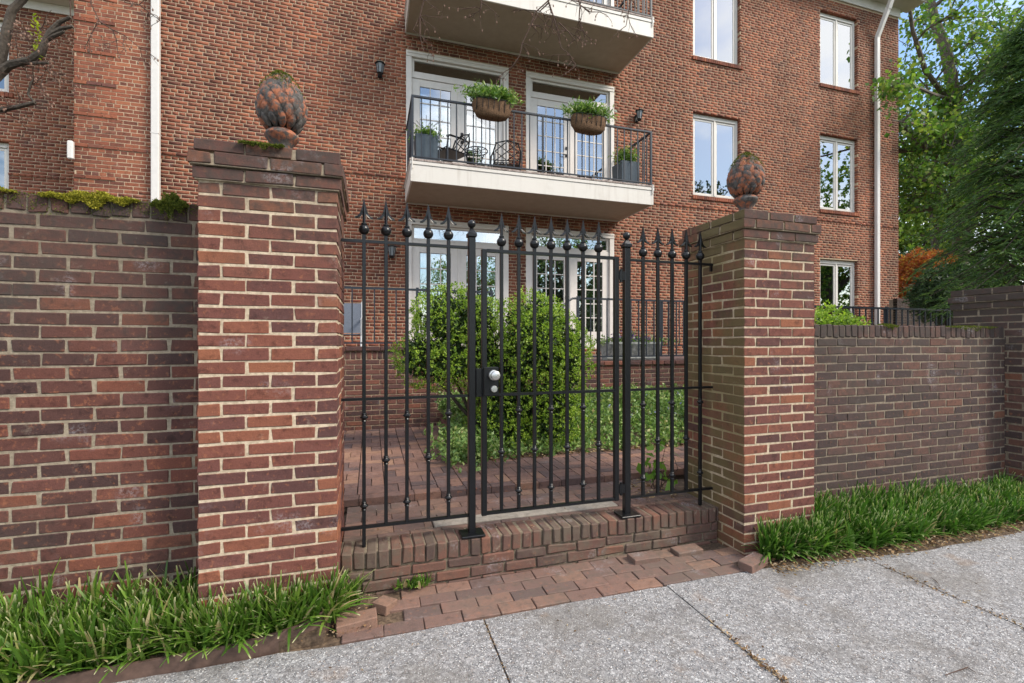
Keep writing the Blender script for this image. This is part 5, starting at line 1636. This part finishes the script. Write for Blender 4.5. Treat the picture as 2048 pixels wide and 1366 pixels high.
# tall broadleaf tree past the corner of the building
rs = random.Random(21)
BT = empty('tall_tree', (19.0,11.2,0.0), 'tall leafy tree with pale grey limbs rising past the building corner', 'tree')
m = MB(); tips = []
zc0 = 16.0
tp = [Vector((19.0,11.2,0.0)), at(1925,480,zc0), at(1912,300,zc0), at(1905,170,zc0), at(1890,95,zc0), at(1868,40,zc0), at(1850,-40,zc0), at(1845,-140,zc0)]
m.tube(tp, [0.30,0.25,0.21,0.17,0.155,0.145,0.13,0.10], 10)
def limb(pts, rads, kids=7, lev=2, L=1.5):
    m.tube(pts, rads, 7)
    for k in range(kids):
        i = rs.randint(1, len(pts)-1); d = (pts[i]-pts[i-1]).normalized()
        nd = (d*0.6+Vector((rs.gauss(0,0.6),rs.gauss(0,0.6),rs.gauss(0.05,0.5)))).normalized()
        p = pts[i-1].lerp(pts[i], rs.random())
        grow(m, tips, p, nd, L, 0.035, lev, rs, 0.6, 0.1, 0.75, (2,3), 0.18, 0.006, 3)
limb([at(1908,330,16), at(1862,300,15.8), at(1828,275,15.8), at(1795,245,16), at(1760,225,16.5)], [0.15,0.145,0.13,0.12,0.10], 5)
limb([at(1912,300,16), at(1850,297,16.3), at(1790,302,16.6)], [0.11,0.10,0.09], 4)
limb([at(1916,400,16), at(1860,415,16), at(1795,424,16)], [0.14,0.13,0.11], 4, 2, 1.0)
limb([at(1907,215,16), at(1850,140,14.5), at(1825,60,14.0), at(1817,0,14), at(1812,-60,14)], [0.08,0.07,0.055,0.045,0.04], 7, 2, 1.0)
limb([at(1905,200,16), at(1870,190,14), at(1825,170,12.6), at(1800,155,12)], [0.06,0.05,0.03,0.015], 8, 1, 0.45)
limb([at(1908,250,16), at(1850,250,13.6), at(1810,245,12.3), at(1785,240,11.9)], [0.05,0.04,0.025,0.012], 5, 1, 0.35)
limb([at(1906,190,16), at(1960,150,15.5), at(2010,110,15), at(2070,60,14.8)], [0.09,0.07,0.05,0.03], 5)
limb([at(1908,240,16), at(1960,220,15.5), at(2020,190,15.5), at(2090,150,15)], [0.13,0.10,0.08,0.05], 10)
limb([at(1912,330,16), at(1960,330,15), at(2030,320,15), at(2100,300,15)], [0.13,0.10,0.08,0.05], 10)
limb([at(1862,20,16), at(1910,-25,15.5), at(1990,-50,15)], [0.07,0.05,0.03], 6, 2, 1.2)
limb([at(1911,280,16), at(1870,235,15), at(1840,215,14.4)], [0.08,0.06,0.03], 9)
limb([at(1914,380,15.8), at(1930,350,14.8), at(1940,300,14.5)], [0.06,0.04,0.02], 9, 2, 1.0)
limb([at(1920,450,15.8), at(1900,400,14.8), at(1885,370,14.6)], [0.06,0.04,0.02], 9, 2, 1.0)
limb([at(1912,350,16), at(1860,350,16.5), at(1815,340,17)], [0.08,0.06,0.03], 8, 2, 1.0)
m.build('trunk', M['bark'], BT, True)
crown(BT, tips, 7, 0.20, 0.14, 0.85, 'lf_tree', droop=0.25)

# conifer hanging over the end pier
CO = empty('conifer', (9.0,3.95,0.2), 'dark green feathery conifer leaning over the low end pier', 'tree')
m = MB(); base = Vector((9.0,3.95,0.1))
m.tube([base, base+Vector((0,0,2.5)), base+Vector((0.05,0,4.0)), base+Vector((0.05,0,5.5))], [0.17,0.13,0.08,0.02], 8)
SPP, SPA = [], []
for k in range(300):
    z = 1.75 + 4.1*(k/300)**0.95
    R_ = (1.46*max(0,1-((z-1.7)/4.25))**0.58+0.12)*random.uniform(0.6,1.12)*(0.8 if z < 2.1 else 1)
    a = random.uniform(0,2*math.pi)
    if math.cos(a) > 0.5 and random.random() < 0.5: a += math.pi
    b0 = Vector((9.0,3.95,z)); dr = Vector((math.cos(a),math.sin(a),0))
    e = b0 + dr*R_ + Vector((0,0,0.25-0.30*R_))
    md = b0 + dr*R_*0.55 + Vector((0,0,0.22))
    m.tube([b0, md, e], [0.018,0.011,0.004], 5)
    for q in range(14):
        t = 0.25+0.75*(q+random.random())/14
        pt = b0.lerp(md, t/0.55) if t < 0.55 else md.lerp(e, (t-0.55)/0.45)
        s = 1 if q % 2 else -1
        side = Vector((-dr.y,dr.x,0))*s
        SPP.append(tuple(pt)); SPA.append(tuple((side*random.uniform(0.4,1.0)+dr*random.uniform(0.4,0.9)+Vector((random.gauss(0,0.15),random.gauss(0,0.15),random.uniform(-0.45,0.25)))).normalized()))
m.build('trunk', M['bark2'], CO, True)
SPP = np.array(SPP); SPA = np.array(SPA); ns = len(SPP)
per = 12
u = np.tile(np.linspace(0.05,1,per), ns)
ax = np.repeat(SPA, per, 0)
sd = unit(np.cross(SPA, np.array([0,0,1.0])+rng.normal(size=(ns,3))*0.35)); sd = np.repeat(sd, per, 0)*np.where(np.arange(ns*per) % 2, 1, -1)[:,None]
slen = np.repeat(rng.uniform(0.15,0.30,ns), per)
P = np.repeat(SPP, per, 0) + ax*(u*slen)[:,None]; P[:,2] -= 0.10*u**2
A = ax*0.75+sd*0.8*(1.05-u)[:,None]+rng.normal(size=(ns*per,3))*0.12; A[:,2] -= 0.15
Lf = slen*0.42*(1.1-0.6*u)
quads('crown', leaves(P, A, Lf, Lf*0.17, droop=0.1), M['lf_con'], CO)

def bush_tree(name, label, c, rad, n, L, W_, mat, trunk_z=0.0, lobesn=9, seed=1, cat='tree', bark='bark2', per=5):
    r_ = random.Random(seed); c = Vector(c)
    root = empty(name, (c.x,c.y,trunk_z), label, cat)
    lb = []
    for _ in range(lobesn):
        d = Vector((r_.gauss(0,1),r_.gauss(0,1),r_.gauss(0,1))).normalized()*r_.uniform(0.3,0.75)
        lb.append((c+Vector((d.x*rad[0],d.y*rad[1],d.z*rad[2])), tuple(q*r_.uniform(0.32,0.55) for q in rad)))
    P, N = shell(lb, n, 0.5, 1.08, bumpy=0.2)
    quads('crown', sprigs(P, N, per, L, W_, spread=0.9, ext=L*2), M[mat], root)
    m = MB(); b = Vector((c.x,c.y,trunk_z))
    m.tube([b, b.lerp(c,0.6), c], [rad[0]*0.08,rad[0]*0.06,rad[0]*0.03], 7)
    for p, _ in lb: m.tube([b.lerp(c,0.55), b.lerp(c,0.7).lerp(p,0.4)+Vector((0,0,0.05)), p], [rad[0]*0.035,rad[0]*0.022,rad[0]*0.008], 6)
    m.build('trunk', M[bark], root, True)
    return root
bush_tree('maple_tree', 'small orange red japanese maple behind the garden railing', at(1838,548,14.6), (1.25,1.0,0.75), 3200, 0.10, 0.5, 'lf_maple', 0.2, 9, 4)
bush_tree('evergreen_shrub', 'dark evergreen shrub beside the end pier behind the garden railing', at(1900,585,8.6), (0.6,0.5,0.45), 2300, 0.075, 0.3, 'lf_dark', 0.2, 9, 5, 'shrub')
bush_tree('evergreen_shrub', 'dark evergreen hedge shrub below the orange maple', at(1880,606,11.0), (0.6,0.6,0.5), 1900, 0.08, 0.35, 'lf_dark', 0.2, 8, 15, 'shrub')
bush_tree('far_tree', 'distant sunlit yellow green tree beyond the building corner', at(1820,480,34), (3.4,3.0,2.8), 3600, 0.26, 0.7, 'lf_far', -0.2, 10, 6)
bush_tree('far_tree', 'distant dark green tree low behind the orange maple', at(1850,545,30), (3.6,3.0,2.2), 2600, 0.24, 0.6, 'lf_dark', -0.2, 10, 7)
bush_tree('far_tree', 'distant yellow green tree seen through the conifer', at(2010,480,30), (4.5,3.5,5.0), 4200, 0.26, 0.7, 'lf_far', -0.2, 12, 8)
bush_tree('far_tree', 'broad green tree behind the conifer at the right', at(2120,330,22), (4.5,3.5,5.0), 1800, 0.2, 0.75, 'lf_tree', -0.2, 12, 9)
bush_tree('far_tree', 'light green tree behind the tall limbs at the corner', at(1870,330,27), (3.2,3.0,2.2), 1700, 0.2, 0.8, 'lf_far', -0.2, 9, 10)

u_ = rng.random(2600)
P = np.stack([-2.6+1.78*u_, np.full(2600,2.796)-0.004*rng.random(2600), 2.185-0.11*rng.random(2600)**1.5*(0.4+0.6*np.abs(np.sin(u_*23)))],1)
tag(quads('moss_film', leaves(P, rdir(2600)*0.8+np.array([0,-0.5,0.2]), 0.007, 0.005), M['lf_mossd'], kind='stuff'), 'thin dark moss film clinging to the coping joints of the tall left wall', 'moss')
# ================================================================== bare tree at the left whose twigs hang over the gate
NT_ = empty('bare_tree', (-3.9,4.4,0.2), 'bare grey tree at the left whose budding twigs hang over the courtyard', 'tree')
m = MB(); tw = MB(); buds = MB()
zt_ = 4.0
root_top = Vector((-3.75,4.35,3.1))
m.tube([Vector((-3.9,4.4,0.1)), Vector((-3.85,4.38,1.6)), root_top], [0.17,0.14,0.11], 9)
m.tube([root_top, at(-60,220,zt_), at(0,120,zt_), at(14,60,zt_), at(24,20,zt_), at(45,0,zt_), at(90,-60,zt_)], [0.10,0.058,0.042,0.036,0.032,0.028,0.024], 8)
m.tube([root_top, at(-60,200,zt_-0.1), at(0,145,zt_), at(22,128,zt_), at(62,120,zt_), at(82,106,zt_), at(92,80,zt_), at(100,64,zt_), at(118,45,zt_), at(141,34,zt_)], [0.09,0.054,0.040,0.030,0.031,0.030,0.024,0.022,0.018,0.012], 8)
m.tube([at(94,76,zt_), at(105,66,zt_), at(122,57,zt_), at(146,53,zt_)], [0.024,0.022,0.017,0.012], 7)
m.tube([at(96,78,zt_), at(108,72,zt_), at(128,63,zt_)], [0.018,0.016,0.012], 7)
m.tube([at(20,134,zt_), at(50,126,zt_), at(97,126,zt_)], [0.02,0.016,0.010], 6)
m.tube([root_top, at(-60,240,zt_-0.1), at(0,220,zt_), at(35,214,zt_), at(70,205,zt_)], [0.07,0.04,0.022,0.018,0.014], 7)
m.tube([at(70,205,zt_), at(56,190,zt_), at(62,165,zt_), at(68,158,zt_)], [0.010,0.009,0.008,0.005], 6)
# high limbs that pass above the view and carry the hanging twigs
hi = at(90,-60,zt_)
m.tube([hi, Vector((-1.9,4.8,5.6)), Vector((-0.6,5.0,6.2)), Vector((0.9,5.1,6.7)), Vector((2.2,5.2,6.9)), Vector((3.2,5.3,6.9))], [0.05,0.045,0.04,0.034,0.024,0.012], 7)
rs2 = random.Random(5)
def twig(p, d, L, r, lev):
    pts = [p]; n = 4
    for i in range(n):
        d = (d+Vector((rs2.gauss(0,0.22),rs2.gauss(0,0.22),rs2.gauss(-0.05,0.16)))).normalized(); p = p+d*L/n; pts.append(p)
    tw.tube(pts, [r*(1-0.6*i/n) for i in range(n+1)], 5)
    for k in range(rs2.randint(1,2)):
        q = pts[rs2.randint(2,n)]
        if rs2.random() < 0.22: buds.lathe([(0.001,-0.018),(0.006,-0.010),(0.004,0.0)], q+Vector((0,0,-0.004)), 5)
    if lev:
        for k in range(rs2.randint(2,4)):
            nd = (d+Vector((rs2.gauss(0,0.7),rs2.gauss(0,0.5),rs2.gauss(-0.1,0.55)))).normalized(); twig(pts[rs2.randint(1,n)], nd, L*rs2.uniform(0.4,0.75), r*0.62, lev-1)
    elif rs2.random() < 0.5:
        buds.lathe([(0.001,-0.026),(0.008,-0.014),(0.005,0.0)], pts[-1], 5)
zt2 = 5.3
def wire(px, r0=0.010):
    pts = [at(a,b,zt2) for a,b in px]
    tw.tube(pts, [r0*(1-0.6*i/(len(pts)-1)) for i in range(len(pts))], 5)
    return pts
for px, k in (([(1115,-80),(1098,0),(1070,25),(1062,50),(1045,85),(1040,110),(1028,128),(1016,140)],4),([(1096,0),(1106,30),(1116,62),(1122,95),(1140,110),(1150,130)],4),([(1117,45),(1135,62),(1150,80)],2),([(1098,5),(1080,22),(1048,19)],2),
              ([(855,-60),(848,0),(840,32),(826,60)],3),([(840,36),(840,70),(845,95)],1),([(1145,-40),(1160,10),(1180,24),(1200,24)],3),([(1160,14),(1158,40),(1165,60)],2),([(960,-60),(963,5),(962,18)],2),([(1270,-60),(1262,0),(1256,30),(1252,52)],2)):
    pts = wire(px, 0.0095)
    for _ in range(k*2):
        i = rs2.randint(1, len(pts)-1)
        twig(pts[i], Vector((rs2.gauss(0,0.8),rs2.gauss(0,0.3),rs2.uniform(-1,0.1))).normalized(), rs2.uniform(0.12,0.28), 0.0045, 1)
zt2 = 4.2
for px, k in (([(183,-40),(182,8),(198,40),(184,66),(178,78),(180,105)],3),([(198,42),(226,60),(248,70),(280,96)],3),([(225,60),(233,80),(236,108)],2),([(215,-60),(250,5),(278,10),(300,-10)],3),([(280,10),(298,25),(320,40)],3),([(140,-40),(141,30),(140,50)],1)):
    pts = wire(px, 0.006)
    for _ in range(k):
        i = rs2.randint(1, len(pts)-1)
        twig(pts[i], Vector((rs2.gauss(0,0.8),rs2.gauss(0,0.3),rs2.uniform(-1,0.2))).normalized(), rs2.uniform(0.08,0.2), 0.003, 1)
for px, py in ((20,60),(60,110),(40,215),(65,170),(10,225),(30,130),(80,60)):
    for _ in range(3):
        twig(at(px,py,zt_), Vector((rs2.gauss(0.4,0.6),rs2.gauss(0,0.3),rs2.uniform(-0.6,0.8))).normalized(), rs2.uniform(0.15,0.35), 0.004, 2)
# stems that carry the hanging twigs up to the high limb
for a, b in (((1115,-80),(0.9,5.1,6.7)),((855,-60),(-0.4,5.02,6.27)),((1145,-40),(2.2,5.2,6.9)),((960,-60),(0.4,5.08,6.53)),((1270,-60),(3.0,5.28,6.9))):
    p = at(a[0],a[1],5.3); b = Vector(b); tw.tube([p, p.lerp(b,0.5)+Vector((0.05,0,0.03)), b], [0.008,0.010,0.012], 5)
for a, b in (((183,-40),(-1.9,4.8,5.6)),((215,-60),(-1.7,4.83,5.69)),((300,-10),(-1.2,4.9,5.92)),((140,-40),(-2.3,4.7,5.3))):
    p = at(a[0],a[1],4.2); b = Vector(b); tw.tube([p, p.lerp(b,0.5), b], [0.006,0.008,0.010], 5)
m.build('trunk', M['bark3'], NT_, True)
tw.build('twigs', M['twig'], NT_, True, kind='stuff')
buds.build('buds', M['bud'], NT_, kind='stuff')
n = 46
P = np.array([tuple(at(72+random.uniform(-9,9), random.uniform(28,118), zt_+random.uniform(-0.03,0.03))) for _ in range(n)])
quads('young_leaves', leaves(P, rdir(n)+np.array([0,0,-0.3]), 0.035, 0.016), M['lf_lime'], NT_)

# ================================================================== trees across the street (seen reflected in the windows)
rs = random.Random(77)
def street_tree(x, y, h, label, leafy):
    root = empty('street_tree', (x,y,-0.1), label, 'tree', 'trees across the street')
    m2 = MB(); tips = []
    b = Vector((x,y,-0.1)); t1 = b+Vector((rs.gauss(0,0.2),0,h*0.4))
    m2.tube([b, b.lerp(t1,0.5), t1], [0.24,0.2,0.17], 8)
    for k in range(6):
        a = 2*math.pi*k/6+rs.uniform(-0.3,0.3)
        grow(m2, tips, t1.lerp(b, rs.uniform(0,0.25)), Vector((math.cos(a)*0.7,math.sin(a)*0.7,1.0)).normalized(), h*0.3, 0.09, 3, rs, 0.5, 0.25, 0.7, (2,3), 0.12, 0.008, 4)
    m2.build('trunk', M['bark2'], root)
    if leafy: crown(root, tips, 5, 0.25, 0.2, 0.6, 'lf_tree')
for x, y, h, lf, nm in ((-6,-15,8.5,False,'left of the gate'),(1.5,-16,8.0,False,'opposite the gate'),(8.0,-14.5,9.0,True,'opposite the low wall'),(14.5,-13.5,12.5,True,'next to the broad evergreen'),(21,-15,9.5,True,'before the tall broad tree'),(-13,-17,10,True,'beyond the moss topped wall')):
    street_tree(x, y, h, ('leafy' if lf else 'bare')+' tree standing across the road '+nm, lf)
bush_tree('street_tree', 'broad dark evergreen tree of medium height across the road', (15,-16,4.8), (4.2,3,5.0), 2600, 0.26, 0.6, 'lf_dark', -0.1, 12, 31, per=9)
bush_tree('street_tree', 'tall broad leafy tree across the road', (30,-16,8.5), (5.5,4,7.5), 3400, 0.30, 0.6, 'lf_dark', -0.1, 14, 32, per=10)
bush_tree('street_tree', 'very tall spreading tree at the far end of the road', (45,-16,10), (8,5,9.5), 4200, 0.34, 0.6, 'lf_tree', -0.1, 14, 33, per=11)
hd = empty('hedge', (4,-13,-0.2), 'long dark hedge across the road', 'hedge')
n = 9000
P = np.stack([rng.uniform(-30,40,n), rng.normal(-13,0.5,n), np.abs(rng.normal(0,0.8,n))-0.1],1)
quads('leaf_mass', leaves(P, rdir(n), 0.25, 0.14), M['lf_dark'], hd)
